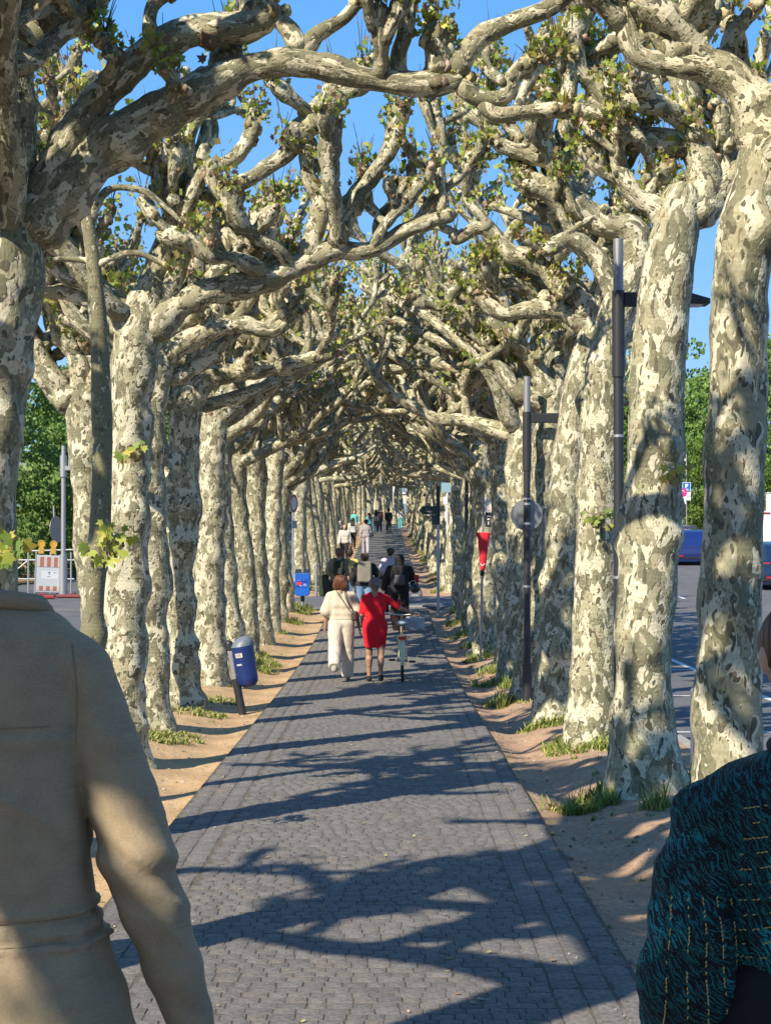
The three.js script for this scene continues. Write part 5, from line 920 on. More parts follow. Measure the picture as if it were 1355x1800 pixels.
// ---------------------------------------------------------------- the two in the foreground
{
  // beige jacket, seen from behind: outline read off the photograph at 3.1 m
  const D = 3.1, k = pxm(D), X0 = atPx(-122, D), gy = groundY(X0, D), W = (px, py, dz = 0) => { const p = P(px, py, D); return V(p.x - X0, p.y - gy, dz); };
  const arm = [[148, 1192, 54, 0.0], [186, 1300, 58, 0.015], [220, 1400, 60, 0.02], [240, 1490, 65, 0.015], [270, 1600, 58, -0.01], [298, 1700, 49, -0.03], [327, 1800, 39, -0.05], [338, 1845, 36, -0.06]].map(([x, y, r, z]) => [W(x, y, z), r / k]);
  const flip = (v) => V(-v.x, v.y, v.z), joints = [arm[0][0], arm[3][0], arm[7][0]];
  const man = makePerson({ label: 'person seen from behind in a beige field jacket with the right arm hanging', x: X0, D, H: 1.97, cell: 0.016, w: 1.1, legs: { l: [0.2, 0.1], r: [-0.2, 0.25] }, armPts: { r: joints, l: joints.map(flip) }, bottom: { type: 'trousers', col: [0.05, 0.055, 0.07], wide: 0.012 }, hair: { style: 'short', col: [0.12, 0.08, 0.05] } });
  const row = [[1030, 84, 0.075], [1040, 128, 0.085], [1050, 162, 0.095], [1064, 192, 0.105], [1088, 225, 0.115], [1115, 250, 0.125], [1150, 264, 0.13], [1280, 268, 0.145], [1400, 278, 0.148], [1500, 287, 0.145], [1585, 295, 0.148], [1612, 296, 0.146], [1640, 310, 0.155], [1740, 336, 0.17], [1860, 354, 0.175], [1930, 358, 0.175]].map(([py, w, d]) => [W(0, py).y, w / k, d]);
  const at = (y, c) => { if (y >= row[0][0]) return row[0][c]; for (let i = 0; i < row.length - 1; i++) if (y >= row[i + 1][0]) return lerp(row[i + 1][c], row[i][c], (y - row[i + 1][0]) / (row[i][0] - row[i + 1][0])); return row[row.length - 1][c]; };
  const yTop = row[0][0], yBot = row[row.length - 1][0], yYoke = W(0, 1277).y, yW0 = W(0, 1598).y, yW1 = W(0, 1630).y;
  const armBones = arm.slice(0, -1).map((a, i) => [...a[0].toArray(), ...arm[i + 1][0].toArray(), a[1], arm[i + 1][1]]), armF = boneField(armBones, 0.012);
  const armL = boneField(armBones.map((b) => [-b[0], b[1], b[2], -b[3], b[4], b[5], b[6], b[7]]), 0.012);
  const torsoF = (x, y, z) => {
    const w = at(y, 1), d = at(y, 2), e = Math.abs(x / w) ** 2.5 + Math.abs(z / d) ** 2.5, s = (e ** 0.4 - 1) * Math.min(w, d) * 0.8;
    return Math.max(s, y - yTop, yBot - y);
  };
  const sleeveFold = (x, y, z) => 0.004 * N3(x * 7, y * 9, z * 8) + 0.012 * Math.max(0, 1 - Math.abs(y - W(0, 1495).y) / 0.13) * N3(x * 6 + 2, y * 26 + x * 22, z * 10) - 0.006 * (1 - Math.min(1, Math.abs(N3(x * 5 + 1, y * 13 + x * 9, z * 6)) * 3.4)) * (0.5 + 0.5 * N3(x * 3, y * 5, 1));
  const ridge = (n) => 1 - Math.min(1, Math.abs(n) * 3.2);
  const f = (x, y, z) => {
    let t = torsoF(x, y, z) - 0.0045 * ridge(N3(x * 5 + y * 4, y * 5 - x * 3, 2.2 + z)) * sstep(0.05, 0.25, N3(x * 3, y * 3, 7) + 0.15) + 0.007 * N3(x * 5, y * 3.2, z * 6 + 3) + 0.002 * N3(x * 11, y * 5, z * 11);
    const g1 = (yy, s) => Math.exp(-(((y - yy) / s) ** 2));
    t += 0.0022 * g1(yYoke + 0.012 * Math.abs(x), 0.0045) - 0.0025 * g1(yYoke - 0.014, 0.010);
    if (y < yW0 + 0.02 && y > yW1 - 0.02) t += (0.004 * N3(x * 46, 3, z * 30)) * sstep(yW0 + 0.02, yW0 - 0.005, y) - 0.003;
    t += 0.006 * g1(yW0, 0.005) + 0.006 * g1(yW1, 0.005);
    if (y < yW1) t += 0.007 * N3(x * 16, y * 6, z * 12);
    const a = x > 0 ? armF(x, y, z) : armL(x, y, z);
    return smin(t, a + sleeveFold(x, y, z), lerp(0.007, 0.05, sstep(yYoke + 0.04, yYoke + 0.16, y)));
  };
  const M_J = cloth(0.37, 0.295, 0.19, 0.92);
  const jacket = part('jacket', surfaceNets(f, [-0.56, yBot - 0.02, -0.24], [0.56, yTop + 0.02, 0.24], 0.0062), M_J, man.root);
  const collar = (x, y, z) => { const r = Math.hypot(x / 1.12, z + 0.005), t = y - (yTop - 0.035); return Math.max(Math.abs(r - 0.085 - 0.12 * Math.max(0, -t)) - 0.011, Math.abs(t - 0.005) - 0.045 - 0.02 * (z < 0 ? -1 : 0.4)) + 0.003 * N3(x * 14, y * 12, z * 14); };
  part('collar', surfaceNets(collar, [-0.2, yTop - 0.14, -0.2], [0.2, yTop + 0.08, 0.2], 0.0065), M_J, man.root);
  { const a = []; for (let i = 0; i <= 40; i++) { const t = i / 40 * Math.PI * 2, x = Math.cos(t) * 0.205, z = Math.sin(t) * 0.115 - 0.005; a.push(V(x, W(0, 1062).y - 0.012 * Math.cos(2 * t) + (z < 0 ? z * 0.5 : 0.012) + 0.004 * N3(x * 14, z * 14, 3), z)); } const q = new THREE.TubeGeometry(new THREE.CatmullRomCurve3(a, true), 120, 0.017, 12, true), p = q.attributes.position; for (let i = 0; i < p.count; i++) { const f = 1 + 0.03 * N3(p.getX(i) * 18, p.getY(i) * 30, p.getZ(i) * 18); p.setXYZ(i, p.getX(i) * f, p.getY(i), p.getZ(i) * f); } q.computeVertexNormals(); part('collar_fold', q, M_J, man.root); }
  // stitched seams: yoke and sleeve head
  const march = (x, y) => { let z = 0.3; for (let i = 0; i < 60; i++) { const d = f(x, y, z); z -= d * 0.7; if (d < 0.0005) break; } return z; };
  const seam = (pts) => part('seam', pipe(pts.map(([x, y]) => V(x, y, march(x, y) + 0.0004)), 0.0011, 80, 5), cloth(0.31, 0.25, 0.165), man.root);
  seam(Array.from({ length: 24 }, (_, i) => { const a = W(lerp(138, 150, Math.sin(i / 23 * 3.1) * 0.5 + 0.5 * i / 23), lerp(1128, 1300, i / 23)); return [a.x, a.y]; }));
  seam(Array.from({ length: 30 }, (_, i) => { const x = lerp(-0.24, 0.27, i / 29); return [x, yW0 + 0.004]; }));
  seam(Array.from({ length: 30 }, (_, i) => { const x = lerp(-0.24, 0.27, i / 29); return [x, yW1 - 0.004]; }));
  seam(Array.from({ length: 30 }, (_, i) => { const x = lerp(-0.23, 0.235, i / 29); return [x, yYoke + 0.008 + 0.012 * Math.abs(x)]; }));
}
{
  // teal knitted pullover with gold threads, at 3.4 m
  const D = 3.4, k = pxm(D), X0 = atPx(1428, D), gy = groundY(X0, D), W = (px, py, dz = 0) => { const p = P(px, py, D); return V(p.x - X0, p.y - gy, dz); };
  const arm = [[1236, 1446, 56, 0.0], [1214, 1520, 60, 0.03], [1206, 1620, 70, 0.045], [1206, 1710, 80, 0.03], [1212, 1790, 82, -0.02], [1226, 1850, 74, -0.09], [1240, 1880, 60, -0.17]].map(([x, y, r, z]) => [W(x, y, z), r / k]);
  const joints = [arm[0][0], arm[4][0], arm[6][0].clone().add(V(0.02, 0.0, -0.1))], flip = (v) => V(-v.x, v.y, v.z);
  const wom = makePerson({ label: 'person with glossy brown hair in a teal and black knitted pullover with gold threads', x: X0, D, H: 1.79, covered: true, cell: 0.014, w: 1.0, headTurn: 0.15, armPts: { l: joints, r: joints.map(flip) }, bottom: { type: 'trousers', col: [0.012, 0.012, 0.014], wide: 0.01 }, hair: { style: 'short', col: [0.16, 0.055, 0.025] } });
  const row = [[1316, 62, 0.07], [1328, 98, 0.085], [1342, 140, 0.10], [1362, 176, 0.112], [1390, 202, 0.12], [1430, 216, 0.125], [1520, 200, 0.13], [1620, 176, 0.13], [1690, 154, 0.125], [1740, 140, 0.125], [1800, 150, 0.135], [1900, 165, 0.145]].map(([py, w, d]) => [W(0, py).y, w / k, d]);
  const at = (y, c) => { if (y >= row[0][0]) return row[0][c]; for (let i = 0; i < row.length - 1; i++) if (y >= row[i + 1][0]) return lerp(row[i + 1][c], row[i][c], (y - row[i + 1][0]) / (row[i][0] - row[i + 1][0])); return row[row.length - 1][c]; };
  const yTop = row[0][0], yBot = row[row.length - 1][0];
  const bones = arm.slice(0, -1).map((a, i) => [...a[0].toArray(), ...arm[i + 1][0].toArray(), a[1], arm[i + 1][1]]), aF = boneField(bones, 0.02), aL = boneField(bones.map((b) => [-b[0], b[1], b[2], -b[3], b[4], b[5], b[6], b[7]]), 0.02);
  const f = (x, y, z) => {
    const w = at(y, 1), d = at(y, 2), e = Math.abs(x / w) ** 2.3 + Math.abs(z / d) ** 2.3;
    let t = Math.max((e ** (1 / 2.3) - 1) * Math.min(w, d) * 0.8, y - yTop, yBot - y) + 0.010 * N3(x * 6, y * 5, z * 6) + 0.004 * N3(x * 16, y * 16, z * 16);
    const a = (x < 0 ? aF(x, y, z) : aL(x, y, z)) + 0.012 * N3(x * 7 + 2, y * 9, z * 8) + 0.006 * N3(x * 12, y * 20 + x * 20, z * 12);
    return smin(t, a, lerp(0.01, 0.045, sstep(yTop - 0.2, yTop - 0.1, y))) + 0.0022 * N3(x * 75, y * 75, z * 75);
  };
  const q = surfaceNets(f, [-0.42, yBot - 0.01, -0.27], [0.42, yTop + 0.01, 0.25], 0.0048), p = q.attributes.position, c = new Float32Array(p.count * 3);
  for (let i = 0; i < p.count; i++) {
    const x = p.getX(i), y = p.getY(i), z = p.getZ(i);
    const m = N3(x * 6, y * 6, z * 6) + 0.5 * N3(x * 15 + 4, y * 15, z * 15), t = sstep(-0.1, 0.12, m), t2 = sstep(0.25, 0.4, N3(x * 7 + 9, y * 7, z * 7));
    const base = [0.42, 0.38, 0.39], teal = [0.85, 0.92, 0.92];
    for (let ch = 0; ch < 3; ch++) c[i * 3 + ch] = lerp(lerp(base[ch], teal[ch], t), [0.75, 0.42, 0.40][ch], t2 * 0.8);
  }
  q.setAttribute('color', new THREE.BufferAttribute(c, 3));
  const knit = texture(512, (u, v) => {     // strokes of teal yarn over black, a 0.22 m tile
    const a = u + 0.03 * fbm(u, v, 5, 5, 61, 2), b2 = v + 0.35 * u + 0.04 * fbm(u, v, 6, 6, 63, 2), n = fbm(a + b2, b2 - 0.0 * a, 34, 12, 65, 2) + 0.5 * fbm(a, v, 60, 60, 67, 1), st = Math.abs(((v * 64 + 0.5 * Math.sin(u * 6.2832 * 40)) % 1) - 0.5) * 2, t = sstep(0.02, 0.2, n), k = (0.65 + 0.45 * st) * (0.85 + 0.3 * hash2(Math.floor(u * 512), Math.floor(v * 512), 6));
    const col = mix3([38, 44, 48], [44, 186, 190], t); return [col[0] * k, col[1] * k, col[2] * k, 0.3 + 0.4 * st + 0.25 * t];
  });
  for (const t of [knit.map, knit.bumpMap]) t.repeat.set(4.5, 4.5);
  part('pullover', q, new THREE.MeshPhysicalMaterial({ map: knit.map, bumpMap: knit.bumpMap, bumpScale: 0.004, vertexColors: true, roughness: 0.9, sheen: 0.2, sheenColor: lin(0.05, 0.16, 0.18), sheenRoughness: 0.5 }), wom.root);
  part('neckband', surfaceNets((x, y, z) => Math.hypot(Math.hypot(x, z + 0.01) - 0.075, y - yTop - 0.004) - 0.016 + 0.002 * N3(x * 60, y * 60, z * 60), [-0.12, yTop - 0.04, -0.13], [0.12, yTop + 0.04, 0.11], 0.006), cloth(0.012, 0.03, 0.035), wom.root);
  // gold stitches laid on the knit, row after row
  const gold = new THREE.MeshStandardMaterial({ color: lin(0.75, 0.52, 0.18), metalness: 0.8, roughness: 0.35 }), st = [], r = RNG(3), bead = new THREE.IcosahedronGeometry(1, 1);
  const drop = (x, y) => { let z = 0.28; for (let i = 0; i < 70; i++) { const d = f(x, y, z); z -= d * 0.7; if (d < 0.0006) return z; } return null; };
  const stitch = (x, y, a) => { const z = drop(x, y); if (z === null || z < -0.05) return; const h = bead.clone(); h.scale(0.004, 0.0015, 0.0015); h.rotateZ(a + (r() - 0.5) * 0.9); h.translate(x, y, z + 0.001); st.push(h); };
  for (let n = 0; n < 11; n++) { const y0 = W(0, 1412 + n * 26).y; for (let x = -0.165; x < 0.2; x += 0.0075) if (r() < 0.6 + 0.3 * N3(x * 20, n, 4)) stitch(x, y0 + 0.035 * Math.exp(-((x / 0.12) ** 2)) + 0.004 * N3(x * 9, n, 1), 0.15); }
  for (let n = 0; n < 5; n++) for (let py = 1560; py < 1850; py += 6.5) if (r() < 0.62) { const a = W(1165 + n * 26 + (py - 1560) * 0.05 * (n - 1.5) + (py > 1700 ? (py - 1700) * 0.08 : 0), py); stitch(a.x, a.y, 1.5); }
  part('gold_thread', merged(st), gold, wom.root).userData.kind = 'stuff';
}
// ---------------------------------------------------------------- street furniture
const M_DARKPOLE = std(0.045, 0.048, 0.054, 0.45, 0.5), M_STEEL = std(0.42, 0.43, 0.44, 0.45, 0.75), M_GREYPOLE = std(0.30, 0.31, 0.32, 0.5, 0.6), M_WHITE = std(0.75, 0.75, 0.74, 0.5);
const foot = (px, D) => { const x = atPx(px, D); return [x, groundY(x, D), -D]; };
const yAt = (py, D) => P(0, py, D).y;
function canvasMat(w, h, draw, rough = 0.45) { const c = document.createElement('canvas'); c.width = w; c.height = h; const k = c.getContext('2d'); draw(k, w, h); const t = new THREE.CanvasTexture(c); t.colorSpace = THREE.SRGBColorSpace; return new THREE.MeshStandardMaterial({ map: t, roughness: rough }); }
const cyl = (r0, r1, h, n = 20) => { const q = new THREE.CylinderGeometry(r1, r0, h, n); q.translate(0, h / 2, 0); return q; };
// tall dark lamp posts along the gravel verge
function darkLamp(px, D, topPy, label, arm, disc) {
  const [x, y, z] = foot(px, D), H = yAt(topPy, D) - y, t = thing('lamp_post', label, 'lamp post', [x, y, z], 0, 'dark lamp posts');
  part('base_sleeve', cyl(0.065, 0.06, 0.5), M_DARKPOLE, t); part('pole', cyl(0.046, 0.046, H - 1.2), M_DARKPOLE, t, [0, 0.4, 0]); part('upper_sleeve', cyl(0.058, 0.058, 0.78), M_DARKPOLE, t, [0, H - 1.25, 0]); part('mast_head', cyl(0.046, 0.046, 0.5), M_GREYPOLE, t, [0, H - 0.5, 0]);
  const b = part('bracket', box(0.42, 0.13, 0.06, 0.01), M_DARKPOLE, t, [arm * 0.26, H - 0.55, 0]);
  part('luminaire', (() => { const s = new THREE.Shape(); s.moveTo(0, 0.10); s.lineTo(0, -0.03); s.lineTo(0.34, -0.03); s.lineTo(0.34, 0.0); s.closePath(); const q = new THREE.ExtrudeGeometry(s, { depth: 0.24, bevelEnabled: true, bevelSize: 0.008, bevelThickness: 0.008, bevelSegments: 1 }); q.translate(0, 0, -0.12); if (arm < 0) q.rotateY(Math.PI); return q; })(), M_DARKPOLE, t, [arm * 0.46, H - 0.56, 0]);
  part('lens', box(0.24, 0.012, 0.18, 0.004), std(0.6, 0.6, 0.58, 0.3), t, [arm * 0.63, H - 0.604, 0]);
  for (const f of [0.35, 0.62]) part('clamp', cyl(0.05, 0.05, 0.025), M_STEEL, t, [0, H * f, 0]);
  if (disc) { const d = part('sign_disc', new THREE.CylinderGeometry(0.21, 0.21, 0.006, 40), M_GREYPOLE, t, [0, disc - y, -0.06]); d.rotation.x = Math.PI / 2; d.userData.label = 'round grey back of a traffic sign'; for (const s of [-1, 1]) part('clamp', cyl(0.052, 0.052, 0.03), M_STEEL, t, [0, disc - y + s * 0.13, 0]); }
  return t;
}
darkLamp(1087, 15.4, 420, 'tall dark grey lamp post in front of the whitest plane tree', 1);
darkLamp(926, 22.6, 662, 'dark grey lamp post with a round grey disc on it', 1, yAt(905, 22.6));
darkLamp(866, 33, 690, 'dark grey lamp post behind the red pennant', 1);
darkLamp(820, 41, 730, 'dark grey lamp post nearest the signpost', 1);
darkLamp(787, 60, 780, 'dark grey lamp post beyond the side street', 1);
// grey lamps beyond the side road
function greyLamp(px, D, topPy, label) {
  const x = atPx(px, D), y = g(D) - 0.1, H = yAt(topPy, D) - y, t = thing('street_lamp', label, 'street lamp', [x, y, -D], 0, 'grey street lamps');
  part('base_sleeve', cyl(0.13, 0.12, 1.3), M_STEEL, t); part('pole', cyl(0.075, 0.065, H - 1.0), M_STEEL, t, [0, 1.2, 0]); part('collar', cyl(0.11, 0.11, 0.65), M_STEEL, t, [0, H - 0.75, 0]);
  const s = new THREE.Shape(); s.moveTo(0, 0); s.lineTo(0.75, 0); s.lineTo(0.75, 0.16); s.lineTo(0.1, 0.32); s.lineTo(0.1, 0.12); s.lineTo(0, 0.12); s.closePath();
  const q = new THREE.ExtrudeGeometry(s, { depth: 0.3, bevelEnabled: true, bevelSize: 0.01, bevelThickness: 0.01, bevelSegments: 1 }); q.translate(0.08, H - 0.55, -0.15); part('lamp_head', q, M_STEEL, t); part('lens', box(0.5, 0.02, 0.22, 0.005), std(0.6, 0.6, 0.58, 0.3), t, [0.5, H - 0.572, 0]);
}
greyLamp(112, 52, 795, 'grey street lamp beside the striped barrier board'); greyLamp(22, 60, 800, 'grey street lamp half hidden by the stout plane tree');
{ // thin bent pole with a plate seen edge-on
  const D = 52.6, x = atPx(102, D), y = g(D) - 0.1, t = thing('sign_pole', 'thin leaning pole with a sign plate seen edge-on, beside the grey street lamp', 'sign', [x, y, -D]); t.rotation.z = 0.045;
  part('pole', cyl(0.032, 0.03, yAt(890, D) - y), M_STEEL, t); const d = part('plate', new THREE.CylinderGeometry(0.42, 0.42, 0.01, 32), M_GREYPOLE, t, [0.06, 2.05, 0]); d.rotation.set(Math.PI / 2, 0, 1.35); d.rotation.order = 'YXZ'; d.rotation.set(Math.PI / 2, 1.25, 0); for (const s of [-1, 1]) part('clamp', cyl(0.04, 0.04, 0.05), M_STEEL, t, [0, 2.05 + s * 0.32, 0]);
}
{ // barrier board with warning lamps
  const D = 52, x = atPx(88, D), y = g(D) - 0.1, t = thing('barrier_board', 'white roadworks barrier board with red stripes and two yellow lamps', 'barrier', [x, y, -D], 0.12); t.rotation.z = -0.04;
  const W = 0.84, Hh = 1.28, M = std(0.38, 0.42, 0.47, 0.6), R = std(0.30, 0.11, 0.09, 0.6), Wt = std(0.42, 0.38, 0.35, 0.6), Yl = new THREE.MeshPhysicalMaterial({ color: lin(0.45, 0.29, 0.05), roughness: 0.3 });
  part('panel', box(W, Hh - 0.15, 0.04, 0.01), M, t, [0, 0.15 + (Hh - 0.15) / 2, 0]);
  for (const [y0, h] of [[Hh - 0.36, 0.30], [0.2, 0.14]]) for (let k = 0; k < 8; k++) part('stripe', box(W / 8.6, h, 0.012, 0.003), k % 2 ? R : Wt, t, [-W / 2 + 0.055 + k * W / 8.15, y0 + h / 2, 0.026]);
  for (const s of [-1, 1]) part('post', box(0.05, Hh + 0.1, 0.05, 0.008), M_STEEL, t, [s * (W / 2 + 0.03), (Hh + 0.1) / 2, -0.01]);
  part('caption', new THREE.PlaneGeometry(0.5, 0.24), canvasMat(128, 64, (k, w, h) => { k.fillStyle = '#b9c0c8'; k.fillRect(0, 0, w, h); k.fillStyle = '#39414b'; k.fillRect(50, 8, 18, 6); k.fillRect(57, 8, 6, 24); k.fillRect(46, 44, 24, 4); k.fillRect(92, 12, 26, 5); }), t, [-0.02, 0.68, 0.024]);
  for (const xx of [-0.30, 0.06]) { const l = new THREE.Group(); l.name = 'warning_lamp'; l.position.set(xx, Hh + 0.05, 0); t.add(l); part('battery_box', box(0.17, 0.2, 0.12, 0.02), Yl, l, [0, 0.08, 0]); const d = part('lens', new THREE.CylinderGeometry(0.10, 0.10, 0.09, 24), Yl, l, [0, 0.29, 0]); d.rotation.x = Math.PI / 2; part('lens_rim', new THREE.TorusGeometry(0.10, 0.014, 8, 24), std(0.5, 0.3, 0.03, 0.5), l, [0, 0.29, 0.045]); }
  part('ballast_foot', box(1.1, 0.1, 0.4, 0.03), std(0.03, 0.03, 0.03), t, [0, 0.05, 0]); 
  const f = thing('ballast_slab', 'red plastic barrier foot lying on the asphalt', 'ballast slab', [x - 0.05, y, -D + 1.0], 0.3); part('slab', box(0.75, 0.10, 0.38, 0.03), std(0.34, 0.05, 0.05, 0.6), f, [0, 0.05, 0]); part('socket', box(0.12, 0.06, 0.12, 0.01), std(0.3, 0.03, 0.03, 0.5), f, [0, 0.12, 0]);
  const f2 = thing('ballast_slab', 'dark red barrier foot at the base of the grey street lamp', 'ballast slab', [atPx(128, D), y, -D + 0.3], -0.1); part('slab', box(0.8, 0.1, 0.38, 0.03), std(0.16, 0.03, 0.03, 0.6), f2, [0, 0.05, 0]); part('socket', box(0.12, 0.06, 0.12, 0.01), std(0.1, 0.02, 0.02, 0.5), f2, [0.1, 0.12, 0]);
  const r = thing('railing', 'grey tube railing behind the barrier board', 'railing', [atPx(48, 54), g(54) - 0.1, -54]);
  for (const yy of [0.45, 1.05, 1.3]) part('rail', rod(V(-1.2, yy, 0), V(1.5, yy + (yy > 1.2 ? 0.08 : 0), 0), 0.028), M_STEEL, r); for (const xx of [-1.1, 0.05, 0.75, 1.4]) part('post', rod(V(xx, 0, 0), V(xx, 1.3, 0), 0.03), M_STEEL, r); part('brace', rod(V(-1.1, 0.1, 0), V(0.05, 1.05, 0), 0.02), M_STEEL, r);
}
// litter bins
{
  const D = 21.4, [x, y, z] = foot(427, D), k = pxm(D), post = thing('bin_post', 'leaning dark steel post carrying the blue litter bin', 'post', [x, y, z]); post.rotation.z = 0.19;
  part('tube', cyl(0.05, 0.05, 0.98), M_DARKPOLE, post, [0, -0.08, 0]); part('cap', new THREE.SphereGeometry(0.05, 16, 8, 0, 6.3, 0, 1.57), M_DARKPOLE, post, [0, 0.9, 0]); for (const h of [0.74, 0.5]) part('steel_band', cyl(0.054, 0.054, 0.02), M_STEEL, post, [0, h, 0]); part('back_plate', box(0.03, 0.5, 0.12, 0.005), M_STEEL, post, [0.075, 0.58, 0]);
  const b = thing('litter_bin', 'dark blue litter bin with grey lid hanging tilted on the leaning post', 'litter bin', [x + 0.02, y + 0.36, z]); b.rotation.z = 0.16;
  const prof = [[0.0, 0], [0.06, 0.004], [0.10, 0.02], [0.128, 0.06], [0.134, 0.12], [0.142, 0.5], [0.148, 0.515], [0.14, 0.515]].map(([r, h]) => new THREE.Vector2(r, h)), MB = std(0.012, 0.03, 0.14, 0.35);
  const q = new THREE.LatheGeometry(prof, 32); part('tub', q, MB, b, [0.055, -0.02, 0]);
  const lid = new THREE.SphereGeometry(0.15, 24, 10, 0, 6.3, 0, 1.4); lid.scale(1, 1.0, 1); const lp = lid.attributes.position; for (let i = 0; i < lp.count; i++) lp.setX(i, lp.getX(i) + lp.getY(i) * 0.35); lid.computeVertexNormals(); part('lid', lid, std(0.13, 0.16, 0.2, 0.45), b, [0.045, 0.47, 0]);
  part('sticker', new THREE.CylinderGeometry(0.1435, 0.141, 0.075, 12, 1, true, -0.75, 0.75), canvasMat(128, 64, (c, w, h) => { c.fillStyle = '#22315e'; c.fillRect(0, 0, w, h); c.fillStyle = '#c8c8b8'; c.fillRect(8, 8, 112, 46); c.fillStyle = '#2a3350'; for (const x of [28, 54, 80]) { c.fillRect(x, 16, 18, 6); c.fillRect(x, 16, 6, 28); c.fillRect(x, 38, 18, 6); c.fillRect(x + 8, 27, 10, 5); } }), b, [0.055, 0.39, 0]);
  part('label_strip', new THREE.CylinderGeometry(0.1405, 0.1395, 0.02, 12, 1, true, -0.72, 0.5), std(0.5, 0.52, 0.55), b, [0.055, 0.275, 0]);
  part('hanger', box(0.06, 0.36, 0.1, 0.01), M_STEEL, b, [-0.105, 0.28, 0]);
}
{
  const D = 45.8, [x, y, z] = foot(532, D), post = thing('bin_post', 'upright post in a grass tuft under the bright blue bin', 'post', [x, y, z]); part('tube', cyl(0.045, 0.045, 0.95), M_STEEL, post, [0, -0.05, 0]); part('bracket', cyl(0.055, 0.055, 0.2), M_DARKPOLE, post, [0, 0.2, 0]);
  const b = thing('litter_bin', 'bright blue litter bin with red sticker beside the side street', 'litter bin', [x, y + 0.36, z + 0.05]); b.scale.setScalar(0.9);
  const s = new THREE.Shape(); const w = 0.205, h = 0.64, r = 0.10; s.moveTo(-w + r, 0); s.lineTo(w - r, 0); s.quadraticCurveTo(w, 0, w, r); s.lineTo(w, h); s.lineTo(-w, h); s.lineTo(-w, r); s.quadraticCurveTo(-w, 0, -w + r, 0);
  const q = new THREE.ExtrudeGeometry(s, { depth: 0.2, bevelEnabled: true, bevelSize: 0.02, bevelThickness: 0.03, bevelSegments: 3 }); const MB = std(0.015, 0.11, 0.52, 0.35); part('tub', q, MB, b, [0, 0, -0.02]);
  for (const sg of [-1, 1]) { const hs = new THREE.Shape(); hs.moveTo(sg * 0.22, 0); hs.lineTo(sg * 0.22, 0.06); hs.quadraticCurveTo(sg * 0.22, 0.12, sg * 0.15, 0.12); hs.lineTo(sg * 0.03, 0.12); hs.lineTo(sg * 0.03, 0); hs.closePath(); const hq = new THREE.ExtrudeGeometry(hs, { depth: 0.04, bevelEnabled: false }); part('hood_side', hq, std(0.02, 0.03, 0.06, 0.5), b, [0, h + 0.02, 0.0]); }
  part('rim', box(0.46, 0.03, 0.27, 0.01), std(0.05, 0.14, 0.4, 0.4), b, [0, h + 0.01, 0.08]);
  part('sticker', new THREE.PlaneGeometry(0.34, 0.24), canvasMat(256, 180, (c, W, H) => { c.fillStyle = '#0e3f9e'; c.fillRect(0, 0, W, H); c.fillStyle = '#8ea4cc'; c.fillRect(10, 12, 90, 10); c.fillRect(150, 12, 30, 8); c.fillStyle = '#d23a3e'; c.fillRect(4, 60, 110, 62); c.fillStyle = '#8fa3c4'; c.fillRect(150, 96, 74, 26); c.fillStyle = '#c9d6ee'; c.fillRect(70, 138, 60, 10); c.fillRect(150, 138, 90, 8); }), b, [0, 0.36, 0.212]);
}
{ // bollards
  for (const [px, D, h, label] of [[1221, 14.6, 0.68, 'grey steel bollard between the two thickest plane trees'], [556, 51.6, 0.95, 'grey steel bollard beyond the side street, near the bright blue bin']]) { const t = thing('bollard', label, 'bollard', foot(px, D)); part('tube', cyl(0.045, 0.045, h), M_GREYPOLE, t); part('cap', new THREE.SphereGeometry(0.045, 16, 8, 0, 6.3, 0, 1.57), M_GREYPOLE, t, [0, h, 0]); part('band', cyl(0.047, 0.047, 0.05), M_STEEL, t, [0, h * 0.85, 0]); }
}
{ // round sign seen almost edge-on beyond the crossing
  const D = 51.8, t = thing('traffic_sign', 'round traffic sign seen nearly edge-on, behind the bright blue bin', 'sign', foot(515, D)), y = t.position.y; part('pole', cyl(0.03, 0.03, yAt(870, D) - y), M_STEEL, t);
  const d = part('disc', new THREE.CylinderGeometry(0.28, 0.28, 0.008, 32), std(0.25, 0.06, 0.06, 0.5), t, [0.03, yAt(885, D) - y, 0.03]); d.rotation.order = 'YXZ'; d.rotation.set(Math.PI / 2, 1.2, 0); const c = part('disc_face', new THREE.CylinderGeometry(0.2, 0.2, 0.01, 32), std(0.5, 0.5, 0.5, 0.5), t, [0.03, yAt(885, D) - y, 0.03]); c.rotation.order = 'YXZ'; c.rotation.set(Math.PI / 2, 1.2, 0);
  const p = part('small_plate', box(0.3, 0.24, 0.008, 0.003), M_GREYPOLE, t, [0.05, yAt(922, D) - y, 0.03]); p.rotation.y = 1.1;
}
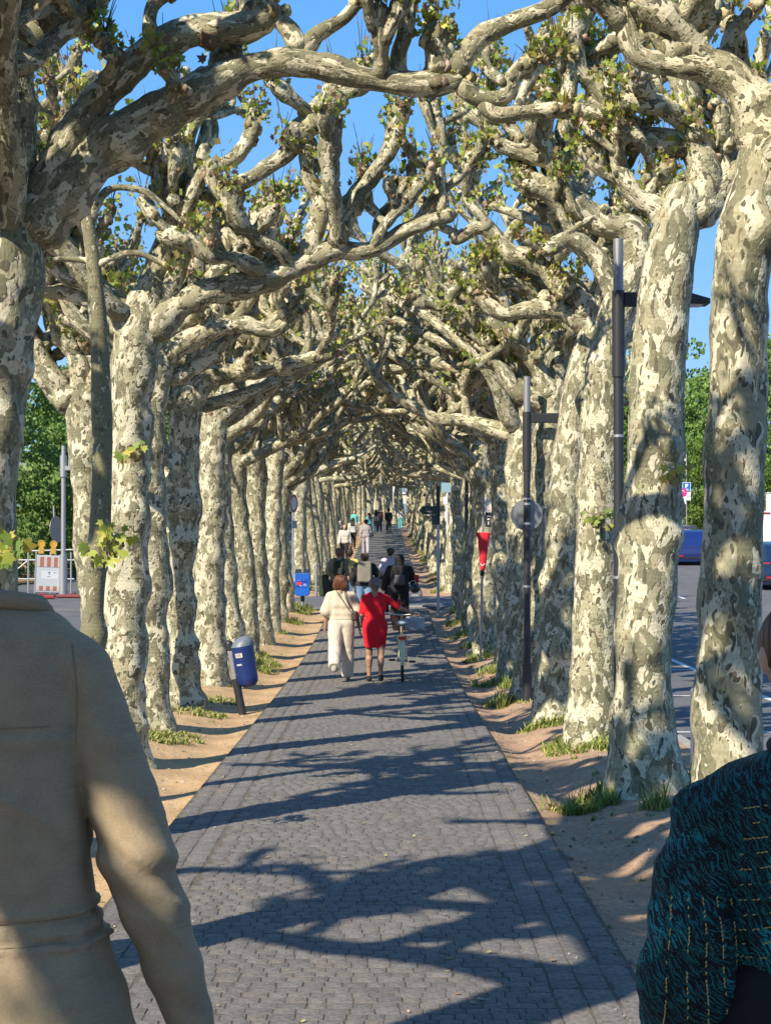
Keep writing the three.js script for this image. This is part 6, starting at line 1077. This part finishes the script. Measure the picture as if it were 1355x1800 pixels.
{ // direction signs
  const D = 44.8, t = thing('signpost', 'signpost with two dark green direction boards beside the gravel verge', 'signpost', foot(770, D)), y = t.position.y, M = std(0.035, 0.075, 0.075, 0.5);
  part('pole', cyl(0.038, 0.038, yAt(920, D) - y), M_STEEL, t); part('upper_pole', cyl(0.05, 0.05, yAt(855, D) - yAt(922, D)), M_DARKPOLE, t, [0, yAt(922, D) - y, 0]);
  const s = new THREE.Shape(); s.moveTo(0, -0.11); s.lineTo(0, 0.11); s.lineTo(-0.40, 0.11); s.lineTo(-0.48, 0); s.lineTo(-0.40, -0.11); s.closePath();
  part('direction_board', new THREE.ExtrudeGeometry(s, { depth: 0.03, bevelEnabled: false }), M, t, [-0.02, yAt(897, D) - y, 0.045]); part('board_lettering', new THREE.PlaneGeometry(0.3, 0.16), canvasMat(160, 84, (k, w, h) => { k.fillStyle = '#2e4444'; k.fillRect(0, 0, w, h); k.fillStyle = '#8d9a96'; for (const [x, y, w2] of [[24, 18, 12], [40, 22, 8], [52, 20, 10], [66, 22, 7], [24, 52, 12], [40, 54, 9], [53, 52, 11], [68, 54, 9], [81, 54, 10]]) k.fillRect(x, y, w2, 13); }), t, [-0.24, yAt(897, D) - y, 0.078]);
  part('lower_board', box(0.16, 0.26, 0.03, 0.005), M, t, [-0.09, yAt(914, D) - y, 0.05]);
  const t2 = thing('sign_mast', 'thin white pole with small plates behind the signpost', 'sign', foot(786, 53)), y2 = t2.position.y; part('pole', cyl(0.028, 0.028, yAt(862, 53) - y2), M_WHITE, t2); part('blue_plate', box(0.34, 0.30, 0.02, 0.004), std(0.22, 0.36, 0.44, 0.5), t2, [-0.02, yAt(826, 53) - y2 - 0.55, 0.03]); part('white_plate', box(0.13, 0.24, 0.02, 0.004), M_WHITE, t2, [-0.06, yAt(880, 53) - y2, 0.03]); part('small_plate', box(0.08, 0.2, 0.02, 0.004), M_WHITE, t2, [-0.05, yAt(905, 53) - y2, 0.03]);
}
{ // red furled pennant on a white pole
  const D = 31, t = thing('pennant_pole', 'white pole with a furled red pennant and a small white notice', 'flag', foot(844, D)), y = t.position.y; t.rotation.z = -0.02;
  part('pole', cyl(0.022, 0.022, yAt(872, D) - y), M_GREYPOLE, t); part('pole_joint', cyl(0.04, 0.04, 0.14), std(0.02, 0.02, 0.02), t, [0, yAt(1012, D) - y, 0]);
  const y0 = yAt(1002, D) - y, y1 = yAt(936, D) - y, f = (x, yy, z) => { const v = clamp((yy - y0) / (y1 - y0)), w = 0.045 + 0.07 * v + (v > 0.82 ? 0.03 * (v - 0.82) / 0.18 : 0), e = Math.hypot((x - 0.01) / w, z / 0.045) - 1; return Math.max(e * 0.045, y0 - yy, yy - y1) + 0.006 * N3(x * 16, yy * 9, z * 16); };
  part('pennant', surfaceNets(f, [-0.18, y0 - 0.02, -0.08], [0.2, y1 + 0.02, 0.08], 0.009), cloth(0.72, 0.02, 0.04, 0.7), t); for (const s of [-1, 1]) { const m = part('white_stripe', box(0.06, 0.013, 0.004, 0.002), M_WHITE, t, [s * 0.02, y0 + 0.085 + 0.012, 0.05]); m.rotation.z = s * 0.85; }
  part('notice', new THREE.BoxGeometry(0.11, 0.5, 0.012), canvasMat(64, 256, (c, w, h) => { c.fillStyle = '#d8d4d2'; c.fillRect(0, 0, w, 120); c.fillStyle = '#2a2d33'; c.fillRect(0, 120, w, h - 120); c.strokeStyle = '#c23c3c'; c.lineWidth = 5; c.beginPath(); c.arc(40, 86, 14, 0, 7); c.stroke(); c.fillStyle = '#c9c9cc'; c.fillRect(14, 150, 38, 10); c.fillRect(20, 176, 26, 14); c.fillRect(28, 204, 12, 30); }), t, [0.09, yAt(902, D) - y, 0.03]);
}
// ---------------------------------------------------------------- the car road
{
  const D = 88, x = atPx(1206, D), t = thing('parking_sign', 'blue parking sign with white plates on a thin pole', 'sign', [x, g(D) - 0.05, -D]), y = t.position.y;
  part('pole', cyl(0.03, 0.03, yAt(798, D) - y), M_STEEL, t); part('parking_plate', new THREE.BoxGeometry(0.42, 0.42, 0.01), canvasMat(128, 128, (k, w) => { k.fillStyle = '#eef2f6'; k.fillRect(0, 0, w, w); k.fillStyle = '#1667b4'; k.fillRect(5, 5, w - 10, w - 10); k.fillStyle = '#ffffff'; k.font = 'bold 92px sans-serif'; k.fillText('P', 36, 90); k.fillRect(54, 104, 36, 7); }), t, [0, yAt(855, D) - y, 0.04]);
  for (const py of [868, 876]) part('extra_plate', new THREE.BoxGeometry(0.38, 0.2, 0.008), canvasMat(96, 48, (k, w, h) => { k.fillStyle = '#dfe3e8'; k.fillRect(0, 0, w, h); k.fillStyle = '#7b828c'; k.fillRect(16, 10, 50, 5); k.fillRect(16, 24, 40, 5); }), t, [0.02, yAt(py, D) - y, 0.04]); part('upper_plate', box(0.18, 0.12, 0.008, 0.002), M_WHITE, t, [-0.14, yAt(808, D) - y, 0.03]);
  const x2 = atPx(1199, 86), t2 = thing('no_stopping_sign', 'magenta round stopping sign with a white plate below', 'sign', [x2, g(86) - 0.05, -86]), y2 = t2.position.y;
  part('pole', cyl(0.03, 0.03, yAt(858, 86) - y2), M_STEEL, t2); const d = part('disc', new THREE.CylinderGeometry(0.22, 0.22, 0.012, 36), std(0.60, 0.02, 0.22, 0.45), t2, [0, yAt(866, 86) - y2, 0.04]); d.rotation.x = Math.PI / 2; const r = part('arrow', new THREE.TorusGeometry(0.10, 0.02, 6, 20, 4), M_WHITE, t2, [0, yAt(866, 86) - y2, 0.05]); const pl = part('white_plate', new THREE.BoxGeometry(0.30, 0.36, 0.01), canvasMat(96, 112, (k, w, h) => { k.fillStyle = '#e8ebee'; k.fillRect(0, 0, w, h); k.fillStyle = '#7b828c'; k.fillRect(46, 18, 30, 8); k.fillRect(50, 34, 22, 6); }), t2, [0.01, yAt(880, 86) - y2, 0.04]);
}
function makeCar(label, x, D, col, o = {}) {
  const t = thing('parked_car', label, 'car', [x, g(D) - 0.1, -D], 0, 'cars parked across the road'), L = 4.2, Wd = 1.78, paint = new THREE.MeshPhysicalMaterial({ color: lin(...col), roughness: 0.35, metalness: 0.3, clearcoat: 1, clearcoatRoughness: 0.08 }), glass = new THREE.MeshPhysicalMaterial({ color: lin(0.02, 0.03, 0.04), roughness: 0.06 }), dark = std(0.02, 0.02, 0.02, 0.6);
  t.rotation.x = Math.atan(g(D + 1) - g(D));
  const side = (pts, w, bev) => { const s = new THREE.Shape(); s.moveTo(...pts[0]); s.splineThru(pts.slice(1).map((p) => new THREE.Vector2(...p))); s.closePath(); const q = new THREE.ExtrudeGeometry(s, { depth: w - 2 * bev, bevelEnabled: true, bevelSize: bev, bevelThickness: bev, bevelSegments: 4, curveSegments: 40 }); q.translate(0, 0, -(w - 2 * bev) / 2); q.rotateY(Math.PI / 2); return q; };
  part('body', side([[0.06, 0.28], [0.02, 0.45], [0.04, 0.72], [0.12, 0.92], [0.7, 0.96], [2.6, 0.95], [3.5, 0.86], [4.05, 0.72], [4.12, 0.45], [4.02, 0.28], [2.5, 0.26], [1.2, 0.26]], Wd, 0.09), paint, t);
  const cab = side([[0.16, 0.92], [0.34, 1.16], [0.58, 1.36], [1.1, 1.43], [1.8, 1.42], [2.35, 1.28], [3.02, 0.94], [1.8, 0.90]], Wd - 0.14, 0.12), cp = cab.attributes.position; for (let i = 0; i < cp.count; i++) { const y = cp.getY(i); cp.setX(i, cp.getX(i) * (1 - 0.16 * clamp((y - 0.92) / 0.5))); } cab.computeVertexNormals(); part('cabin', cab, paint, t);
  const pane = (a) => { const q = new Geo(); a.forEach((p) => { q.p.push(...p); q.u.push(p[0], p[1]); q.c.push(1, 1, 1); }); q.i.push(0, 1, 2, 0, 2, 3); return q.build(); };
  part('rear_window', pane([[-0.58, 0.98, 0.02 - 0.17], [0.58, 0.98, 0.02 - 0.17], [0.48, 1.33, -0.46], [-0.48, 1.33, -0.46]].map(([a, b, c]) => [a, b, c + 0.04])), glass, t);
  for (const s of [-1, 1]) { for (const [z0, z1, z2, z3] of [[-0.62, -1.40, -1.36, -0.86], [-1.48, -2.55, -2.05, -1.42]]) part('side_window', pane([[s * 0.845, 0.98, z0], [s * 0.845, 0.98, z1], [s * 0.765, 1.30, z2], [s * 0.765, 1.30, z3]]), glass, t);
    part('tail_light', box(0.22, 0.17, 0.08, 0.03), std(0.5, 0.01, 0.015, 0.25), t, [s * 0.68, 0.83, 0.0]); part('reflector', box(0.16, 0.06, 0.03, 0.01), std(0.45, 0.01, 0.02, 0.3), t, [s * 0.62, 0.42, 0.075]); part('wing_mirror', box(0.18, 0.12, 0.1, 0.04), paint, t, [s * 0.98, 1.0, -2.55]);
    for (const z of [-0.78, -3.35]) { const w = new THREE.Group(); w.name = 'wheel'; w.position.set(s * 0.80, 0.31, z); t.add(w); const ty = part('tyre', new THREE.CylinderGeometry(0.31, 0.31, 0.2, 28), std(0.02, 0.02, 0.02, 0.9), w); ty.rotation.z = Math.PI / 2; const rm = part('rim', new THREE.CylinderGeometry(0.20, 0.20, 0.21, 20), M_STEEL, w); rm.rotation.z = Math.PI / 2; } }
  part('bumper', box(1.7, 0.2, 0.12, 0.05), dark, t, [0, 0.38, 0.0]); part('number_plate', box(0.52, 0.11, 0.012, 0.003), M_WHITE, t, [0, 0.62, 0.03]);
  return t;
}
makeCar('dark blue hatchback seen from behind in front of the white van', atPx(1330, 55.5) + 0.98, 55.5, [0.012, 0.03, 0.075]);
makeCar('bright blue car under the parking sign', atPx(1192, 74) + 0.72, 74, [0.010, 0.03, 0.17]);
makeCar('dark car with pale roof past the bright blue car', atPx(1172, 84) + 0.9, 84, [0.05, 0.05, 0.055]);
{ // white van
  const D = 66, x = atPx(1324, D) + 1.0, t = thing('delivery_van', 'white panel van with a high red brake light', 'van', [x, g(D) - 0.1, -D]); t.rotation.x = Math.atan(g(D + 1) - g(D)); const M = new THREE.MeshPhysicalMaterial({ color: lin(0.72, 0.72, 0.71), roughness: 0.35, clearcoat: 0.6 }), dk = std(0.02, 0.02, 0.02, 0.6);
  part('cargo_body', box(1.95, 2.05, 3.9, 0.14), M, t, [0, 1.42, -1.95]); part('cab', box(1.9, 1.5, 1.5, 0.2), M, t, [0, 1.15, -4.3]);
  for (const s of [-1, 1]) { part('rear_door', box(0.92, 1.8, 0.03, 0.01), M, t, [s * 0.468, 1.38, 0.008]); part('tail_light', box(0.12, 0.36, 0.05, 0.02), std(0.45, 0.02, 0.02, 0.3), t, [s * 0.90, 0.85, 0.0]); part('hinge', box(0.05, 0.1, 0.03, 0.008), dk, t, [s * 0.93, 1.9, 0.01]); for (const z of [-0.9, -4.2]) { const w = part('wheel', new THREE.CylinderGeometry(0.34, 0.34, 0.22, 24), dk, t, [s * 0.86, 0.34, z]); w.rotation.z = Math.PI / 2; } part('wing_mirror', box(0.2, 0.32, 0.1, 0.03), dk, t, [s * 1.1, 1.55, -4.3]); }
  part('high_brake_light', box(0.5, 0.07, 0.04, 0.015), std(0.28, 0.02, 0.03, 0.3), t, [-0.62, 2.38, 0.0]); part('bumper', box(1.9, 0.2, 0.14, 0.04), dk, t, [0, 0.5, 0.02]); part('number_plate', box(0.52, 0.11, 0.012, 0.003), M_WHITE, t, [0, 0.75, 0.03]); part('door_handle', box(0.05, 0.16, 0.04, 0.01), dk, t, [0.1, 1.25, 0.03]);
}
{ // pale wall pillars and gate across the road
  const D = 82; for (const [px, w, label] of [[1333, 0.14, 'thin white post before the dark gate across the road'], [1353, 0.34, 'white gate pillar across the road']]) { const x = atPx(px, D), t = thing('gate_pillar', label, 'pillar', [x, g(D) - 0.1, -D]); part('shaft', box(w, yAt(868, D) - g(D) + 0.1, w, 0.02), M_WHITE, t, [0, (yAt(868, D) - g(D) + 0.1) / 2, 0]); part('capstone', box(w + 0.06, 0.06, w + 0.06, 0.015), std(0.5, 0.5, 0.5), t, [0, yAt(868, D) - g(D) + 0.13, 0]); }
}
{ // apartment block far behind the avenue
  const D = 235, t = thing('apartment_block', 'pale apartment block with blue-grey windows far behind the avenue', 'building', [atPx(712, D), g(D), -D]), W = 15, H = yAt(752, D) - g(D), M = std(0.55, 0.52, 0.47, 0.9), Gl = new THREE.MeshPhysicalMaterial({ color: lin(0.16, 0.24, 0.32), roughness: 0.15 }), Fr = std(0.6, 0.6, 0.58);
  part('wall', new THREE.BoxGeometry(W, H, 10), M, t, [0, H / 2, -5]); part('roof', box(W + 0.8, 0.5, 10.8, 0.05), std(0.2, 0.2, 0.2), t, [0, H + 0.25, -5]);
  for (let j = 0; j < 4; j++) for (let i = 0; i < 5; i++) { const w = new THREE.Group(); w.name = 'window'; w.position.set(-W / 2 + 1.7 + i * 2.9, H - 2.2 - j * 3, 0.0); t.add(w); part('pane', new THREE.BoxGeometry(1.5, 1.5, 0.04), Gl, w, [0, 0, 0.03]); part('frame', merged([[0, 0.79], [0, -0.79]].map(([a, b]) => moved(new THREE.BoxGeometry(1.66, 0.08, 0.12), a, b, 0.04)).concat([[-0.79, 0], [0.79, 0]].map(([a, b]) => moved(new THREE.BoxGeometry(0.08, 1.5, 0.12), a, b, 0.04)))), Fr, w); part('sill', new THREE.BoxGeometry(1.8, 0.07, 0.25), Fr, w, [0, -0.87, 0.1]); }
}
// ---------------------------------------------------------------- ground cover
{
  const r = RNG(123), M_GRASS = new THREE.MeshStandardMaterial({ vertexColors: true, roughness: 0.8, side: THREE.DoubleSide });
  const tuft = (sd, n, h) => { const rg = RNG(sd), q = new Geo(); for (let k = 0; k < n; k++) { const a = rg() * 6.28, l = h * (0.5 + rg() * 0.8), b = 0.3 + rg() * 0.7, w = 0.0035 + rg() * 0.003, x0 = (rg() - 0.5) * 0.07, z0 = (rg() - 0.5) * 0.07, c = q.count, col = [[0.17, 0.24, 0.035], [0.25, 0.30, 0.06], [0.12, 0.18, 0.03], [0.40, 0.36, 0.14]][Math.floor(rg() * 4)], dx = Math.cos(a), dz = Math.sin(a); for (const [t, ww] of [[0, 1], [0.45, 0.9], [0.8, 0.6], [1, 0.05]]) for (const s of [-1, 1]) { q.p.push(x0 + dx * l * b * t * t - dz * s * w * ww, l * t * (1 - 0.25 * b * t), z0 + dz * l * b * t * t + dx * s * w * ww); q.u.push(t, s); q.c.push(...col); } for (let j = 0; j < 3; j++) { const v = c + j * 2; q.i.push(v, v + 1, v + 2, v + 1, v + 3, v + 2); } } return q.build(); };
  const shapes = [tuft(1, 20, 0.075), tuft(2, 14, 0.11), tuft(3, 22, 0.045)], spots = [[], [], []], o = new THREE.Object3D();
  const put = (x, D, k, s) => { if (D > CROSS_A - 0.3 && D < CROSS_B + 0.4) return; o.position.set(x, groundY(x, D) - 0.01, -D); o.rotation.set(0, r() * 6.28, 0); o.scale.set(s, s * (0.7 + r() * 0.6), s); o.updateMatrix(); spots[k].push(o.matrix.clone()); };
  const clump = (cx, cD, rad, n, tall) => { for (let i = 0; i < n; i++) { const a = r() * 6.28, d = rad * Math.sqrt(r()); put(cx + Math.cos(a) * d, cD + Math.sin(a) * d * 1.3, tall === 2 ? 2 : tall ? (r() < 0.6 ? 1 : 0) : (r() < 0.2 ? 1 : r() < 0.5 ? 0 : 2), 0.7 + r() * 0.9); } };
  // clumps read off the photograph: at the feet of trees
  [[1045, 13.4, 0.2, 26, 1], [1020, 13.2, 0.25, 40, 0], [1000, 17.0, 0.3, 60, 0], [1030, 16.7, 0.3, 50, 0], [1160, 12.6, 0.12, 12, 1], [1195, 13.6, 0.25, 40, 0], [960, 19.4, 0.3, 50, 0], [990, 19.2, 0.25, 40, 0], [885, 23.2, 0.3, 60, 0], [905, 22.8, 0.25, 50, 0], [870, 26.2, 0.35, 60, 0], [300, 18.0, 0.35, 40, 2], [270, 17.5, 0.3, 34, 2], [345, 20.6, 0.35, 45, 2], [370, 22.6, 0.4, 50, 2], [460, 30, 0.4, 70, 1], [455, 28.6, 0.35, 60, 1], [532, 45.8, 0.35, 50, 1]].forEach(([px, D, rad, n, t]) => clump(atPx(px, D), D, rad, n, t));
  for (let D = 26; D < 120; D += 3.2) { clump(1.75 + r() * 0.4, D - 0.8, 0.4, D < 60 ? 70 : 50, D > 40 ? 1 : 0); clump(-2.3 - r() * 0.4, D - 0.8, 0.4, D < 60 ? 50 : 30, D > 40 ? 1 : 0); }
  for (let i = 0; i < 260; i++) { const D = 9 + r() * 30, x = r() < 0.5 ? -1.9 - r() * 1.5 : 1.5 + r() * 1.4; put(x, D, 2, 0.4 + r() * 0.6); }
  for (let i = 0; i < 120; i++) { const D = 6.5 + r() * 20; put(r() < 0.7 ? PATH_R + 0.05 + r() * 0.06 : PATH_L - 0.05 - r() * 0.06, D, 2, 0.25 + r() * 0.35); }
  shapes.forEach((q, k) => { const im = new THREE.InstancedMesh(q, M_GRASS, spots[k].length); spots[k].forEach((m, i) => im.setMatrixAt(i, m)); im.name = numbered('grass'); im.castShadow = im.receiveShadow = true; tag(im, ['short green and straw-coloured grass round the feet of the plane trees', 'long green grass blades in clumps beside the trunks', 'thin low grass scattered over both verges'][k], 'grass', null, 'stuff'); scene.add(im); });
  // pebbles and fallen bark
  const peb = new THREE.IcosahedronGeometry(1, 1); { const p = peb.attributes.position; for (let i = 0; i < p.count; i++) { const f = 1 + 0.3 * N3(p.getX(i) * 1.7, p.getY(i) * 1.7, p.getZ(i) * 1.7); p.setXYZ(i, p.getX(i) * f, p.getY(i) * f * 0.6, p.getZ(i) * f); } peb.computeVertexNormals(); }
  const np = 5200, im = new THREE.InstancedMesh(peb, std(1, 1, 1, 0.95), np);
  for (let i = 0; i < np; i++) { const right = r() < 0.72, D = 5.5 + r() ** 1.6 * 32, ed = r() < 0.3, x = right ? PATH_R + (ed ? (r() + r() - 1.25) * 0.22 : 0.06 + r() * 1.75) : PATH_L - (ed ? (r() + r() - 1.25) * 0.22 : 0.06 + r() * 1.9), s = (0.003 + r() ** 3 * 0.014) * (ed ? 0.55 : 1); o.position.set(x, groundY(x, D) + s * 0.25, -D); o.rotation.set(r(), r() * 6, r()); o.scale.setScalar(s); o.updateMatrix(); im.setMatrixAt(i, o.matrix); const v = (0.16 + r() * 0.24) * (ed ? 0.8 : 1); im.setColorAt(i, lin(v * 1.08, v * 0.95, v * 0.8)); }
  im.name = 'pebbles'; im.castShadow = im.receiveShadow = true; tag(im, 'small pale pebbles scattered over the trodden earth of both verges', 'pebbles', null, 'stuff'); scene.add(im);
  const flake = new Geo(); for (const [x, z] of [[-1, -0.4], [0.2, -0.6], [1, 0.1], [0.3, 0.6], [-0.8, 0.5]]) { flake.p.push(x, 0.15 * x * x, z); flake.u.push(x, z); flake.c.push(1, 1, 1); } flake.i.push(0, 2, 1, 0, 3, 2, 0, 4, 3);
  const nf = 2600, fm = new THREE.InstancedMesh(flake.build(), new THREE.MeshStandardMaterial({ roughness: 0.9, side: THREE.DoubleSide }), nf);
  for (let i = 0; i < nf; i++) { const D = 6 + r() ** 1.3 * 36, q = r(), x = q < 0.36 ? PATH_R + r() * 1.8 : q < 0.7 ? PATH_L - r() * 1.95 : lerp(PATH_L, PATH_R, r()), s = 0.004 + r() ** 2 * 0.018; o.position.set(x, groundY(x, D) + 0.006, -D); o.rotation.set((r() - 0.5) * 0.5, r() * 6.28, (r() - 0.5) * 0.5); o.scale.setScalar(s); o.updateMatrix(); fm.setMatrixAt(i, o.matrix); const c = [[0.30, 0.20, 0.10], [0.42, 0.34, 0.22], [0.22, 0.15, 0.09], [0.36, 0.33, 0.12]][Math.floor(r() * 4)]; fm.setColorAt(i, lin(...c)); }
  fm.name = 'fallen_bark'; fm.castShadow = fm.receiveShadow = true; tag(fm, 'small brown bark flakes and dry leaf bits littering paving and verges', 'litter', null, 'stuff'); scene.add(fm);
  // one larger stone on the gravel verge
  const st = thing('stone', 'single grey fist-sized stone on the gravel verge by the paving edge', 'stone', foot(992, 11.0)); const sq = peb.clone(); sq.scale(0.055, 0.05, 0.045); part('rock', sq, std(0.28, 0.25, 0.21, 0.95), st, [0, 0.012, 0]);
}
renderer.render(scene, camera);
